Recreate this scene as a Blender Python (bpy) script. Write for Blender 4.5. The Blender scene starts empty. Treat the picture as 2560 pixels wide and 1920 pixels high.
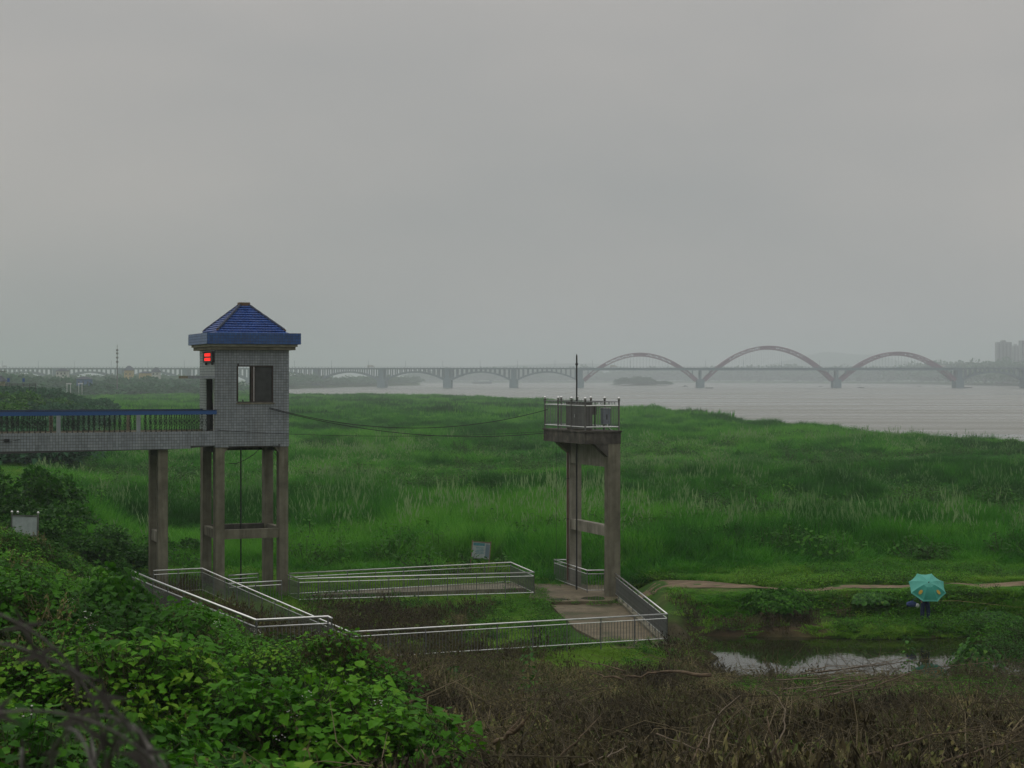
import bpy, math, random
import numpy as np
from mathutils import Vector, Matrix
random.seed(7); RNG = np.random.default_rng(7)
sc = bpy.context.scene
COL = sc.collection
R = math.radians

# ------------------------------------------------------------------ camera, world, sun, exposure
F = 4240.0; HOR = 945.0; CZ = 10.0        # focal length in photo pixels, horizon row, eye height
cam = bpy.data.cameras.new("camera"); camo = bpy.data.objects.new("camera", cam); COL.objects.link(camo)
camo.location = (0, 0, CZ); camo.rotation_euler = (R(90), 0, 0)
cam.sensor_width = 36; cam.lens = 36 * F / 2560; cam.shift_y = -(960 - HOR) / 2560
cam.clip_start = 0.1; cam.clip_end = 30000
cam.dof.use_dof = True; cam.dof.focus_distance = 75; cam.dof.aperture_fstop = 8.0
sc.camera = camo
SUN_EL, SUN_AZ = R(55), R(250)
world = bpy.data.worlds.new("World"); sc.world = world; world.use_nodes = True
wn = world.node_tree; wn.nodes.clear()
def N(nt, t, **k):
    n = nt.nodes.new(t)
    for a, b in k.items():
        if a[0] == 'i' and a[1:].isdigit(): n.inputs[int(a[1:])].default_value = b
        else: setattr(n, a, b)
    return n
out = N(wn, 'ShaderNodeOutputWorld')
sky = N(wn, 'ShaderNodeTexSky', sky_type='NISHITA', sun_disc=False, sun_elevation=SUN_EL, sun_rotation=SUN_AZ, dust_density=4.0)
bg1 = N(wn, 'ShaderNodeBackground', i1=0.012); wn.links.new(sky.outputs[0], bg1.inputs[0])
# overcast cloud deck: broad soft noise over the whole sphere of directions
tc = N(wn, 'ShaderNodeTexCoord'); mp = N(wn, 'ShaderNodeMapping'); mp.inputs['Scale'].default_value = (1, 1, 2.6)
wn.links.new(tc.outputs['Generated'], mp.inputs[0])
nz = N(wn, 'ShaderNodeTexNoise'); nz.inputs['Scale'].default_value = 2.3; nz.inputs['Detail'].default_value = 4; nz.inputs['Roughness'].default_value = .45
wn.links.new(mp.outputs[0], nz.inputs['Vector'])
rp = N(wn, 'ShaderNodeValToRGB'); rp.color_ramp.elements[0].position = .36; rp.color_ramp.elements[1].position = .66
rp.color_ramp.elements[0].color = (.54, .54, .53, 1); rp.color_ramp.elements[1].color = (.70, .66, .622, 1)
wn.links.new(nz.outputs[0], rp.inputs[0])
bg2 = N(wn, 'ShaderNodeBackground'); wn.links.new(rp.outputs[0], bg2.inputs[0])
# an overcast sky grows brighter towards the zenith
sx_ = N(wn, 'ShaderNodeSeparateXYZ'); wn.links.new(tc.outputs['Generated'], sx_.inputs[0])
mr = N(wn, 'ShaderNodeMapRange', interpolation_type='SMOOTHSTEP', i1=.15, i2=1.0, i3=1.0, i4=2.3); wn.links.new(sx_.outputs['Z'], mr.inputs[0]); wn.links.new(mr.outputs[0], bg2.inputs[1])
ad = N(wn, 'ShaderNodeAddShader'); wn.links.new(bg1.outputs[0], ad.inputs[0]); wn.links.new(bg2.outputs[0], ad.inputs[1])
wn.links.new(ad.outputs[0], out.inputs[0])
sun = bpy.data.lights.new("sun", 'SUN'); suno = bpy.data.objects.new("sun", sun); COL.objects.link(suno)
sun.energy = 0.5; sun.angle = R(60); sun.color = (1, .96, .9)
suno.rotation_euler = (R(35), 0, R(-115))
vs = sc.view_settings; vs.view_transform = 'Standard'; vs.look = 'None'; vs.gamma = 1; vs.use_curve_mapping = False
vs.exposure = -0.69
sc.render.engine = 'CYCLES'
cy = sc.cycles; cy.use_denoising = True; cy.denoising_prefilter = 'ACCURATE'; cy.volume_bounces = 2; cy.max_bounces = 6; cy.diffuse_bounces = 3
cy.transparent_max_bounces = 8; cy.caustics_reflective = False; cy.caustics_refractive = False

# ------------------------------------------------------------------ numeric helpers
def P(u, v, y): return Vector(((u - 1280) / F * y, y, CZ - (v - HOR) / F * y))
def PZ(u, v, z):
    y = (CZ - z) * F / (v - HOR); return Vector(((u - 1280) / F * y, y, z))
def _h(ix, iy, s):
    n = (ix * 374761393 + iy * 668265263 + s * 1442695041) & 0xffffffff
    n = ((n ^ (n >> 13)) * 1274126177) & 0xffffffff
    return ((n ^ (n >> 16)) & 0xffff) / 65535.0
def vn(x, y, s=0):
    x = np.asarray(x, float); y = np.asarray(y, float)
    ix = np.floor(x).astype(np.int64); iy = np.floor(y).astype(np.int64); fx = x - ix; fy = y - iy
    fx = fx * fx * (3 - 2 * fx); fy = fy * fy * (3 - 2 * fy)
    a = _h(ix, iy, s); b = _h(ix + 1, iy, s); c = _h(ix, iy + 1, s); d = _h(ix + 1, iy + 1, s)
    return (a * (1 - fx) + b * fx) * (1 - fy) + (c * (1 - fx) + d * fx) * fy
def fbm(x, y, s=0, o=4):
    t = 0; a = 1; w = 0
    for i in range(o): t = t + a * vn(x * 2 ** i + i * 17.3, y * 2 ** i - i * 9.1, s + i); w += a; a *= .5
    return t / w
def sstep(a, b, x):
    t = np.clip((x - a) / (b - a), 0, 1); return t * t * (3 - 2 * t)

# ------------------------------------------------------------------ terrain
WATER = -1.8; POND = -0.9
TU = np.array([-1600, -500, 0, 400, 800, 1280, 1800, 2560, 4000.])
TY = np.array([0, 3, 8, 14, 20, 30, 40, 48, 56, 62, 75, 92, 115, 150, 260, 420, 700.])
TZ = np.array([
 [8.3]*17,
 [8.3, 8.3, 8.1, 7.9, 7.8, 7.7, 7.6, 7.5, 7.4, 7.4, 7.3, 7.2, 7.2, 7.2, 7.2, 7.2, 7.2],
 [8.3, 8.3, 7.5, 6.6, 5.8, 5.0, 4.5, 4.2, 3.9, 3.6, 2.8, 2.0, 1.2, 1.0, 2.2, 4.6, -.4],
 [8.3, 8.3, 7.3, 6.3, 5.4, 4.3, 3.4, 2.5, 1.7, 1.0, .1, -.3, -.3, -.4, -.5, -.5, -.6],
 [8.3, 8.2, 7.1, 6.0, 5.1, 4.0, 2.9, 1.5, .2, -.3, -.35, -.4, -.4, -.5, -.6, -.6, -.7],
 [8.3, 8.2, 7.1, 6.0, 5.0, 3.3, 1.6, .5, -.2, -.5, -.35, -.4, -.5, -.5, -.6, -.6, -.7],
 [8.3, 8.2, 7.1, 6.0, 5.0, 3.3, 1.5, .4, -.35, -.7, .4, .0, -.4, -.5, -.6, -.6, -.7],
 [8.3, 8.2, 7.1, 6.0, 5.0, 3.3, 1.5, .4, -.35, -.7, .5, .0, -.4, -.5, -.6, -.6, -.7],
 [8.3, 8.2, 7.1, 6.0, 5.0, 3.3, 1.6, .5, -.1, -.4, .5, .0, -.4, -.5, -.6, -.6, -.7]])
# near shoreline of the river: distance as a function of photo bearing
SU = np.array([-3000, 520, 600, 729, 1042, 1157, 1366, 1557, 1852, 2141, 2407, 2560, 3200, 4500.])
SY = np.array([9000, 9000, 1500, 960, 939, 821, 717, 540, 387, 301, 265, 246, 190, 150.])
# far left bank: land lies beyond this line, right of it open water
LU = np.array([560, 725, 900, 1050, 1060]); LY = np.array([1450, 1853, 2274, 2780, 9000.])
FU = np.array([-3000, 1050, 1700, 2200, 2560, 3200, 5000]); FY = np.array([4300, 4200, 4200, 3600, 2500, 1900, 1500.])
def land(u, y):
    near = y < np.interp(u, SU, SY) * (1 + .02 * (vn(u / 60, u * 0, 5) - .5))
    lb = y > np.interp(u, LU, LY)
    fb = y > np.interp(u, FU, FY)
    return near | lb | fb
def pondmask(x, y):
    e = .9 * (fbm(x * .35, y * .35, 31, 3) - .5) * 2
    a = sstep(6.6, 8.4, x + e); b = 1 - sstep(70.4, 72.2, y + e * .8 + .3 * np.sin(x * .5))
    c = sstep(59.2, 61.8, y + e)
    return a * b * c
def H(x, y):
    x = np.asarray(x, float); y = np.asarray(y, float)
    yy = np.maximum(y, 1.0)
    u = x / (np.maximum(y, 0) + .001 + 6 * np.exp(-np.maximum(y, 0) / 4)) * F + 1280
    u = np.clip(u, TU[0], TU[-1]); yc = np.clip(y, 0, TY[-1])
    i = np.clip(np.searchsorted(TU, u) - 1, 0, len(TU) - 2); j = np.clip(np.searchsorted(TY, yc) - 1, 0, len(TY) - 2)
    a = (u - TU[i]) / (TU[i + 1] - TU[i]); b = (yc - TY[j]) / (TY[j + 1] - TY[j])
    a = a * a * (3 - 2 * a)
    z = (TZ[i, j] * (1 - a) + TZ[i + 1, j] * a) * (1 - b) + (TZ[i, j + 1] * (1 - a) + TZ[i + 1, j + 1] * a) * b
    rough = .25 + .5 * sstep(100, 200, y)
    keep = 1 - sstep(-9, -6, x) * (1 - sstep(7, 9, x)) * sstep(58, 61, y) * (1 - sstep(88, 92, y))   # flat round the platforms
    z = z + rough * (fbm(x / 7, y / 7, 3, 4) - .5) * (.25 + .75 * keep)
    wk = sstep(-10, -7, x) * (1 - sstep(5.9 + .0 * y, 7.2, x)) * sstep(58, 61, y) * (1 - sstep(86, 90, y))   # level ground of the yard
    z = z * (1 - wk) + np.minimum(z, -.52) * wk
    # eroded bank right of the platform
    bank = sstep(7, 9, x) * sstep(72, 73, y) * (1 - sstep(79, 82, y))
    z = z + bank * .45 * (fbm(x / 2.2, y / 2.2, 12, 3) - .5)
    lowb = sstep(6.5, 8.5, x) * sstep(69, 70, y) * (1 - sstep(73.2, 75.6, y + 1.2 * (fbm(x / 2.5, y / 9, 14, 3) - .5) - .4 * np.exp(-((x - 17.6) / 1.6) ** 2)))
    z = z * (1 - lowb) + (-.66 + .1 * fbm(x, y, 15, 2)) * lowb
    z = z * (1 - pondmask(x, y)) + (-1.6) * pondmask(x, y)
    # land and river
    uu = x / np.maximum(y, 1) * F + 1280
    far = sstep(130, 160, y)
    l = land(uu, yy)
    z = np.where(l | (y < 140), z, -4.0)
    z = np.where(l & (y > 1400), 1.0, z)
    return z
def Hs(x, y): return float(H(np.array([x]), np.array([y]))[0])

# ------------------------------------------------------------------ materials
MATS = {}
def ramp(nt, stops, fac):
    r = N(nt, 'ShaderNodeValToRGB'); e = r.color_ramp.elements
    while len(e) < len(stops): e.new(.5)
    for i, (p, c) in enumerate(stops): e[i].position = p; e[i].color = (*c, 1)
    nt.links.new(fac, r.inputs[0]); return r.outputs[0]
def mat(name, stops, rough=.8, scale=3.0, metal=0, bump=0, bscale=40, coord='Object', detail=5, stretch=(1, 1, 1), island=0, trans=0, spec=.3, tint=None, extra=None):
    if name in MATS: return MATS[name]
    m = bpy.data.materials.new(name); m.use_nodes = True; nt = m.node_tree; nt.nodes.clear(); MATS[name] = m
    o = N(nt, 'ShaderNodeOutputMaterial'); b = N(nt, 'ShaderNodeBsdfPrincipled')
    b.inputs['Roughness'].default_value = rough; b.inputs['Metallic'].default_value = metal; b.inputs['Specular IOR Level'].default_value = spec
    t = N(nt, 'ShaderNodeTexCoord'); mp = N(nt, 'ShaderNodeMapping'); mp.inputs['Scale'].default_value = stretch
    nt.links.new(t.outputs[coord], mp.inputs[0])
    n = N(nt, 'ShaderNodeTexNoise'); n.inputs['Scale'].default_value = scale; n.inputs['Detail'].default_value = detail; n.inputs['Roughness'].default_value = .6
    nt.links.new(mp.outputs[0], n.inputs['Vector']); fac = n.outputs[0]
    if island:
        g = N(nt, 'ShaderNodeNewGeometry'); mx = N(nt, 'ShaderNodeMix', data_type='FLOAT'); mx.inputs[0].default_value = island
        nt.links.new(fac, mx.inputs[2]); nt.links.new(g.outputs['Random Per Island'], mx.inputs[3]); fac = mx.outputs[0]
    if tint:                                   # instancer / mesh attribute drives the ramp
        at = N(nt, 'ShaderNodeAttribute', attribute_type=tint, attribute_name='tint')
        mx = N(nt, 'ShaderNodeMix', data_type='FLOAT'); mx.inputs[0].default_value = .72
        nt.links.new(fac, mx.inputs[2]); nt.links.new(at.outputs['Fac'], mx.inputs[3]); fac = mx.outputs[0]
    c = ramp(nt, stops, fac)
    if extra: c = extra(nt, c, t)
    nt.links.new(c, b.inputs['Base Color'])
    if bump:
        n2 = N(nt, 'ShaderNodeTexNoise'); n2.inputs['Scale'].default_value = bscale; n2.inputs['Detail'].default_value = 4
        nt.links.new(mp.outputs[0], n2.inputs['Vector'])
        bp = N(nt, 'ShaderNodeBump'); bp.inputs['Strength'].default_value = bump; bp.inputs['Distance'].default_value = .02
        nt.links.new(n2.outputs[0], bp.inputs['Height']); nt.links.new(bp.outputs[0], b.inputs['Normal'])
    if trans:
        tr = N(nt, 'ShaderNodeBsdfTranslucent'); nt.links.new(c, tr.inputs[0]); ms = N(nt, 'ShaderNodeMixShader'); ms.inputs[0].default_value = trans
        nt.links.new(b.outputs[0], ms.inputs[1]); nt.links.new(tr.outputs[0], ms.inputs[2]); nt.links.new(ms.outputs[0], o.inputs[0])
    else: nt.links.new(b.outputs[0], o.inputs[0])
    return m
def streaks(nt, c, t, amt=.42):
    # rain streaks and algae running down concrete
    mp = N(nt, 'ShaderNodeMapping'); mp.inputs['Scale'].default_value = (3, 3, .3); nt.links.new(t.outputs['Object'], mp.inputs[0])
    n = N(nt, 'ShaderNodeTexNoise'); n.inputs['Scale'].default_value = 1.6; n.inputs['Detail'].default_value = 6; nt.links.new(mp.outputs[0], n.inputs['Vector'])
    r = ramp(nt, [(.42, (.38, .37, .31)), (.62, (1, 1, 1))], n.outputs[0])
    mx = N(nt, 'ShaderNodeMix', data_type='RGBA', blend_type='MULTIPLY'); mx.inputs[0].default_value = amt
    nt.links.new(c, mx.inputs[6]); nt.links.new(r, mx.inputs[7]); return mx.outputs[2]
def faint_streaks(nt, c, t): return streaks(nt, c, t, .28)
CONC = mat('old_concrete', [(.3, (.125, .118, .085)), (.55, (.205, .195, .145)), (.8, (.28, .27, .205))], .9, 1.3, bump=.5, extra=streaks)
CONC2 = mat('pale_concrete', [(.3, (.19, .178, .145)), (.55, (.31, .295, .245)), (.8, (.41, .39, .33))], .9, 1.1, bump=.5, extra=streaks)
CONCD = mat('dark_concrete', [(.3, (.05, .046, .04)), (.55, (.10, .092, .08)), (.8, (.2, .18, .15))], .9, 2.0, bump=.5, extra=streaks)  # darker copy of the concrete: platform slab, landing, some beams, near haunch
def mossy(nt, c, t):
    n = N(nt, 'ShaderNodeTexNoise'); n.inputs['Scale'].default_value = .55; n.inputs['Detail'].default_value = 8; n.inputs['Roughness'].default_value = .7; nt.links.new(t.outputs['Object'], n.inputs['Vector'])
    f = ramp(nt, [(.50, (0, 0, 0)), (.60, (1, 1, 1))], n.outputs[0])
    mx = N(nt, 'ShaderNodeMix', data_type='RGBA'); nt.links.new(f, mx.inputs[0]); nt.links.new(c, mx.inputs[6]); mx.inputs[7].default_value = (.06, .062, .025, 1); return mx.outputs[2]
PAVE = mat('brown_worn_concrete', [(.3, (.085, .068, .040)), (.5, (.14, .115, .070)), (.7, (.20, .165, .108))], .7, 2.2, bump=.5, detail=8, extra=mossy)
TILE = mat('grey_wall_tile', [(.2, (.205, .235, .255)), (.5, (.27, .305, .33)), (.85, (.33, .365, .39))], .3, 1.2, island=.4, spec=.5, extra=faint_streaks)
GROUT = mat('grout', [(.3, (.05, .053, .053)), (.7, (.085, .087, .085))], .95)
BTILE = mat('blue_fascia_tile', [(.2, (.016, .065, .20)), (.8, (.03, .11, .32))], .28, 1.5, island=.6, spec=.5)
RTILE = mat('blue_roof_tile', [(.2, (.016, .052, .20)), (.6, (.028, .088, .32)), (.85, (.045, .12, .38))], .35, 2.5, island=.35, spec=.6)
RIDGE = mat('dark_ridge_tile', [(.3, (.012, .02, .045)), (.7, (.025, .04, .085))], .5, 3)
CREAM = mat('weathered_cream_paint', [(.3, (.22, .21, .16)), (.7, (.42, .40, .32))], .8, 3)
BRICKB = mat('brown_cap', [(.3, (.09, .055, .03)), (.7, (.17, .11, .065))], .8, 5)
DARK = mat('dark_metal', [(.3, (.012, .013, .014)), (.7, (.025, .026, .027))], .55, 4)
IRON = mat('wrought_iron', [(.3, (.012, .02, .018)), (.7, (.03, .035, .032))], .6, 8)
STEEL = mat('brushed_stainless_steel', [(.3, (.60, .61, .61)), (.7, (.80, .81, .80))], .28, 6, metal=.9)
STEELD = mat('dull_steel', [(.3, (.16, .165, .17)), (.7, (.27, .275, .28))], .45, 6, metal=.75)
WINF = mat('bronze_window_frame', [(.3, (.03, .022, .018)), (.7, (.06, .045, .035))], .5, 5)
CURT = mat('dusty_dark_pane', [(.3, (.03, .034, .033)), (.7, (.055, .06, .058))], .25, 2)
INTR = mat('interior_plaster', [(.3, (.08, .085, .08)), (.7, (.13, .135, .125))], .9, 2)
GREYP = mat('grey_painted_steel', [(.3, (.12, .12, .115)), (.7, (.19, .19, .18))], .5, 2, extra=streaks)
BLUEG = mat('blue_grey_paint', [(.3, (.16, .19, .22)), (.7, (.24, .275, .31))], .45, 3)
BOARD = mat('faded_board', [(.3, (.30, .35, .36)), (.7, (.44, .50, .51))], .5, 5)
BOARDB = mat('board_teal_print', [(.3, (.05, .20, .24)), (.7, (.12, .32, .36))], .5, 12)
WOOD = mat('weathered_wood', [(.3, (.16, .11, .07)), (.7, (.30, .22, .145))], .85, 8, bump=.5)
BARK = mat('dead_bark', [(.3, (.07, .052, .034)), (.7, (.19, .14, .09))], .9, 9, bump=.6)
BOAT = mat('dark_boat_paint', [(.3, (.03, .035, .04)), (.7, (.07, .075, .08))], .7, 3)
BCONC = mat('haze_tinted_concrete', [(.3, (.10, .17, .20)), (.7, (.14, .215, .25))], .9, .06)  # blue of the distance haze is put into the concrete colour
BRED = mat('haze_tinted_red_steel', [(.3, (.19, .10, .15)), (.7, (.24, .125, .19))], .6, .1)  # red shifted to purple, the haze tint painted into the steel
HOUSEY = mat('yellow_render', [(.3, (.42, .32, .12)), (.7, (.55, .43, .2))], .9, .3)
HOUSEW = mat('white_render', [(.3, (.45, .45, .42)), (.7, (.6, .6, .57))], .9, .3)
HROOF = mat('slate_roof', [(.3, (.05, .06, .08)), (.7, (.09, .10, .13))], .8, .5)
GLASSD = mat('dark_window_glass', [(.3, (.03, .04, .05)), (.7, (.06, .07, .08))], .15, 1)
BLOCK = mat('pale_tower_block', [(.3, (.22, .24, .25)), (.7, (.30, .32, .32))], .9, .05)
SKIN = mat('skin', [(.3, (.30, .17, .11)), (.7, (.42, .25, .17))], .6, 5)
NAVY = mat('navy_cloth', [(.3, (.014, .026, .065)), (.7, (.03, .05, .12))], .9, 6)
JACK = mat('dark_maroon_cloth', [(.3, (.015, .008, .012)), (.7, (.035, .018, .024))], .9, 6)
HAIR = mat('black_hair', [(.3, (.006, .006, .006)), (.7, (.015, .013, .012))], .6, 9)
SHOE = mat('black_shoe', [(.3, (.01, .01, .01)), (.7, (.02, .02, .02))], .6, 5)
UMB = mat('turquoise_umbrella_cloth', [(.3, (.11, .50, .41)), (.7, (.15, .58, .49))], .55, 3, trans=.35)
UMBD = mat('deeper_green_umbrella_cloth', [(.3, (.04, .34, .26)), (.7, (.055, .40, .31))], .55, 3, trans=.3)
UMBY = mat('ochre_umbrella_print', [(.3, (.36, .25, .03)), (.7, (.46, .33, .05))], .6, 3)
BAGB = mat('blue_bag_cloth', [(.3, (.03, .05, .15)), (.7, (.06, .09, .24))], .8, 5)
WHITE = mat('white_plastic', [(.3, (.55, .56, .56)), (.7, (.7, .7, .7))], .5, 5)
WIRE = mat('galvanised_razor_wire', [(.3, (.05, .046, .042)), (.7, (.13, .12, .11))], .5, 20, metal=.5)
GREEN1 = [(.12, (.018, .095, .007)), (.38, (.032, .17, .010)), (.60, (.056, .255, .014)), (.88, (.13, .37, .035))]
GRASS = mat('reed_blade', GREEN1, .65, 25, tint='INSTANCER', trans=.4, spec=.12)
SHORT = mat('short_grass_blade', [(.12, (.03, .15, .005)), (.5, (.07, .26, .009)), (.9, (.18, .33, .03))], .65, 25, tint='INSTANCER', trans=.4, spec=.12)
PLUME = mat('pale_reed_plume', [(.2, (.10, .23, .06)), (.8, (.24, .36, .15))], .8, 10, tint='INSTANCER', trans=.3)
LEAF = mat('vine_leaf', [(.12, (.016, .075, .004)), (.42, (.042, .165, .006)), (.72, (.095, .29, .012)), (.95, (.21, .36, .03))], .6, 8, tint='INSTANCER', trans=.33, spec=.15)
LEAFO = mat('shrub_leaf', [(.15, (.014, .065, .005)), (.45, (.028, .13, .008)), (.75, (.06, .20, .012)), (.95, (.16, .26, .022))], .6, 3, island=.6, trans=.25)
LEAFB = mat('broad_leaf', [(.15, (.018, .08, .004)), (.5, (.036, .145, .007)), (.85, (.08, .24, .014))], .6, 6, island=.6, trans=.33, spec=.15)
DEADL = mat('dead_leaf', [(.1, (.025, .020, .010)), (.33, (.056, .044, .019)), (.50, (.085, .075, .028)), (.66, (.065, .10, .02)), (.92, (.24, .20, .085))], .9, 20, tint='INSTANCER')
STEM = mat('dry_stem', [(.2, (.038, .032, .018)), (.5, (.085, .070, .038)), (.92, (.29, .235, .14))], .9, 12, tint='INSTANCER')
CRED = mat('far_tree_leaf', [(.15, (.016, .075, .035)), (.5, (.034, .125, .05)), (.85, (.06, .175, .065))], .8, 5, tint='INSTANCER', trans=.2)
TRUNK = mat('tree_trunk', [(.3, (.04, .032, .024)), (.7, (.08, .065, .045))], .9, 5)
CABLE = mat('black_cable', [(.3, (.012, .012, .012)), (.7, (.02, .02, .02))], .6, 5)

# ground: zone attribute r = bare earth, g = dead litter; noise gives the grass its variety
def ground_mat():
    m = bpy.data.materials.new('earth_and_turf'); m.use_nodes = True; nt = m.node_tree; nt.nodes.clear()
    o = N(nt, 'ShaderNodeOutputMaterial'); b = N(nt, 'ShaderNodeBsdfPrincipled'); b.inputs['Roughness'].default_value = .95; b.inputs['Specular IOR Level'].default_value = .15
    t = N(nt, 'ShaderNodeTexCoord')
    def noise(s, d=6):
        n = N(nt, 'ShaderNodeTexNoise'); n.inputs['Scale'].default_value = s; n.inputs['Detail'].default_value = d; n.inputs['Roughness'].default_value = .65
        nt.links.new(t.outputs['Object'], n.inputs['Vector']); return n.outputs[0]
    a = N(nt, 'ShaderNodeAttribute', attribute_name='zone')
    sp = N(nt, 'ShaderNodeSeparateColor'); nt.links.new(a.outputs['Color'], sp.inputs[0])
    g = ramp(nt, [(.3, (.020, .058, .006)), (.5, (.036, .10, .008)), (.66, (.065, .12, .018)), (.8, (.12, .10, .05))], noise(.8))
    e = ramp(nt, [(.3, (.06, .036, .02)), (.5, (.125, .082, .048)), (.72, (.21, .145, .09))], noise(1.7))
    l = ramp(nt, [(.3, (.018, .013, .007)), (.5, (.04, .028, .015)), (.72, (.07, .05, .025))], noise(3))
    def mix(f, x, y):
        mm = N(nt, 'ShaderNodeMix', data_type='RGBA'); nt.links.new(f, mm.inputs[0]); nt.links.new(x, mm.inputs[6]); nt.links.new(y, mm.inputs[7]); return mm.outputs[2]
    c = mix(sp.outputs[0], g, e); c = mix(sp.outputs[1], c, l)
    nt.links.new(c, b.inputs['Base Color'])
    bp = N(nt, 'ShaderNodeBump'); bp.inputs['Strength'].default_value = .6; bp.inputs['Distance'].default_value = .06
    nt.links.new(noise(5), bp.inputs['Height']); nt.links.new(bp.outputs[0], b.inputs['Normal'])
    nt.links.new(b.outputs[0], o.inputs[0]); return m
def water_mat(name, base, rough, bscale, bdist, stretch, bst=.5):
    m = bpy.data.materials.new(name); m.use_nodes = True; nt = m.node_tree; nt.nodes.clear()
    o = N(nt, 'ShaderNodeOutputMaterial'); b = N(nt, 'ShaderNodeBsdfPrincipled'); b.inputs['Base Color'].default_value = (*base, 1)
    b.inputs['Roughness'].default_value = rough; b.inputs['IOR'].default_value = 1.33
    t = N(nt, 'ShaderNodeTexCoord'); mp = N(nt, 'ShaderNodeMapping'); mp.inputs['Scale'].default_value = stretch; nt.links.new(t.outputs['Object'], mp.inputs[0])
    n = N(nt, 'ShaderNodeTexNoise'); n.inputs['Scale'].default_value = bscale; n.inputs['Detail'].default_value = 5; nt.links.new(mp.outputs[0], n.inputs['Vector'])
    if name == 'river_water':          # calmer and wind-roughened streaks
        n3 = N(nt, 'ShaderNodeTexNoise'); n3.inputs['Scale'].default_value = .035; n3.inputs['Detail'].default_value = 6; nt.links.new(mp.outputs[0], n3.inputs['Vector'])
        m3 = N(nt, 'ShaderNodeMapRange', i1=.35, i2=.65, i3=.05, i4=.45); nt.links.new(n3.outputs[0], m3.inputs[0]); nt.links.new(m3.outputs[0], b.inputs['Roughness'])
    bp = N(nt, 'ShaderNodeBump'); bp.inputs['Strength'].default_value = .5; bp.inputs['Distance'].default_value = bdist
    nt.links.new(n.outputs[0], bp.inputs['Height']); nt.links.new(bp.outputs[0], b.inputs['Normal'])
    nt.links.new(b.outputs[0], o.inputs[0]); return m

# ------------------------------------------------------------------ mesh helpers
class MB:
    def __init__(s): s.v = []; s.f = []; s.mi = []; s.cur = 0
    def add(s, vs, fs):
        b = len(s.v); s.v += [tuple(p) for p in vs]; s.f += [tuple(b + i for i in f) for f in fs]; s.mi += [s.cur] * len(fs); return s
    def box(s, x0, x1, y0, y1, z0, z1):
        return s.add([(x0,y0,z0),(x1,y0,z0),(x1,y1,z0),(x0,y1,z0),(x0,y0,z1),(x1,y0,z1),(x1,y1,z1),(x0,y1,z1)],
              [(0,3,2,1),(4,5,6,7),(0,1,5,4),(1,2,6,5),(2,3,7,6),(3,0,4,7)])
    def prism(s, poly, ax, a, b):          # poly in the two other axes, extruded along ax
        n = len(poly); vs = []
        for k in (a, b):
            for p in poly:
                vs.append((k, p[0], p[1]) if ax == 0 else (p[0], k, p[1]) if ax == 1 else (p[0], p[1], k))
        return s.add(vs, [tuple(range(n))[::-1], tuple(range(n, 2 * n))] + [(i, (i + 1) % n, n + (i + 1) % n, n + i) for i in range(n)])
    def tube(s, pts, r, n=6, cap=True):
        pts = [Vector(p) for p in pts]; rr = r if isinstance(r, (list, tuple)) else [r] * len(pts)
        vs = []; up = None
        for i, p in enumerate(pts):
            d = (pts[min(i + 1, len(pts) - 1)] - pts[max(i - 1, 0)]).normalized()
            if up is None: up = Vector((0, 0, 1)) if abs(d.z) < .9 else Vector((1, 0, 0))
            x = up.cross(d).normalized(); y = d.cross(x).normalized(); up = y if abs(d.z) < .99 else up
            for k in range(n):
                a = 2 * math.pi * k / n; vs.append(p + (x * math.cos(a) + y * math.sin(a)) * rr[i])
        fs = []
        for i in range(len(pts) - 1):
            for k in range(n): fs.append((i*n+k, i*n+(k+1)%n, (i+1)*n+(k+1)%n, (i+1)*n+k))
        if cap: fs += [tuple(range(n))[::-1], tuple((len(pts)-1)*n+k for k in range(n))]
        return s.add(vs, fs)
    def ring(s, c, r, tr, axis=1, n=12, m=4):
        vs = []
        for i in range(n):
            a = 2*math.pi*i/n
            for k in range(m):
                b = 2*math.pi*k/m; q = r + tr*math.cos(b); w = tr*math.sin(b)
                if axis == 1: vs.append((c[0]+q*math.cos(a), c[1]+w, c[2]+q*math.sin(a)))
                elif axis == 0: vs.append((c[0]+w, c[1]+q*math.cos(a), c[2]+q*math.sin(a)))
                else: vs.append((c[0]+q*math.cos(a), c[1]+q*math.sin(a), c[2]+w))
        return s.add(vs, [(i*m+k, ((i+1)%n)*m+k, ((i+1)%n)*m+(k+1)%m, i*m+(k+1)%m) for i in range(n) for k in range(m)])
    def lathe(s, c, prof, n=10):
        vs = []
        for (r, z) in prof:
            for k in range(n):
                a = 2*math.pi*k/n; vs.append((c[0]+r*math.cos(a), c[1]+r*math.sin(a), c[2]+z))
        L = len(prof)
        fs = [(i*n+k, i*n+(k+1)%n, (i+1)*n+(k+1)%n, (i+1)*n+k) for i in range(L-1) for k in range(n)]
        return s.add(vs, fs + [tuple(range(n))[::-1], tuple((L-1)*n+k for k in range(n))])
    def mesh(s, name, mats, smooth=False):
        me = bpy.data.meshes.new(name); me.from_pydata(s.v, [], s.f)
        for m in (mats if isinstance(mats, list) else [mats]): me.materials.append(m)
        if len(me.materials) > 1: me.polygons.foreach_set('material_index', s.mi)
        if smooth: me.polygons.foreach_set('use_smooth', [True] * len(me.polygons))
        me.update(); return me
    def build(s, name, mats, parent=None, loc=(0,0,0), smooth=False, kind=None):
        return link(name, s.mesh(name, mats, smooth), parent, loc, kind)
def link(name, me, parent=None, loc=(0,0,0), kind=None, rot=None, scale=None):
    o = bpy.data.objects.new(name, me); COL.objects.link(o); o.location = loc
    if parent: o.parent = parent
    if kind: o['kind'] = kind
    if rot: o.rotation_euler = rot
    if scale: o.scale = scale
    return o
def tag(o, label, cat=None, group=None, kind=None):
    if label: o['label'] = label
    if cat: o['category'] = cat
    if group: o['group'] = group
    if kind: o['kind'] = kind
    return o
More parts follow.
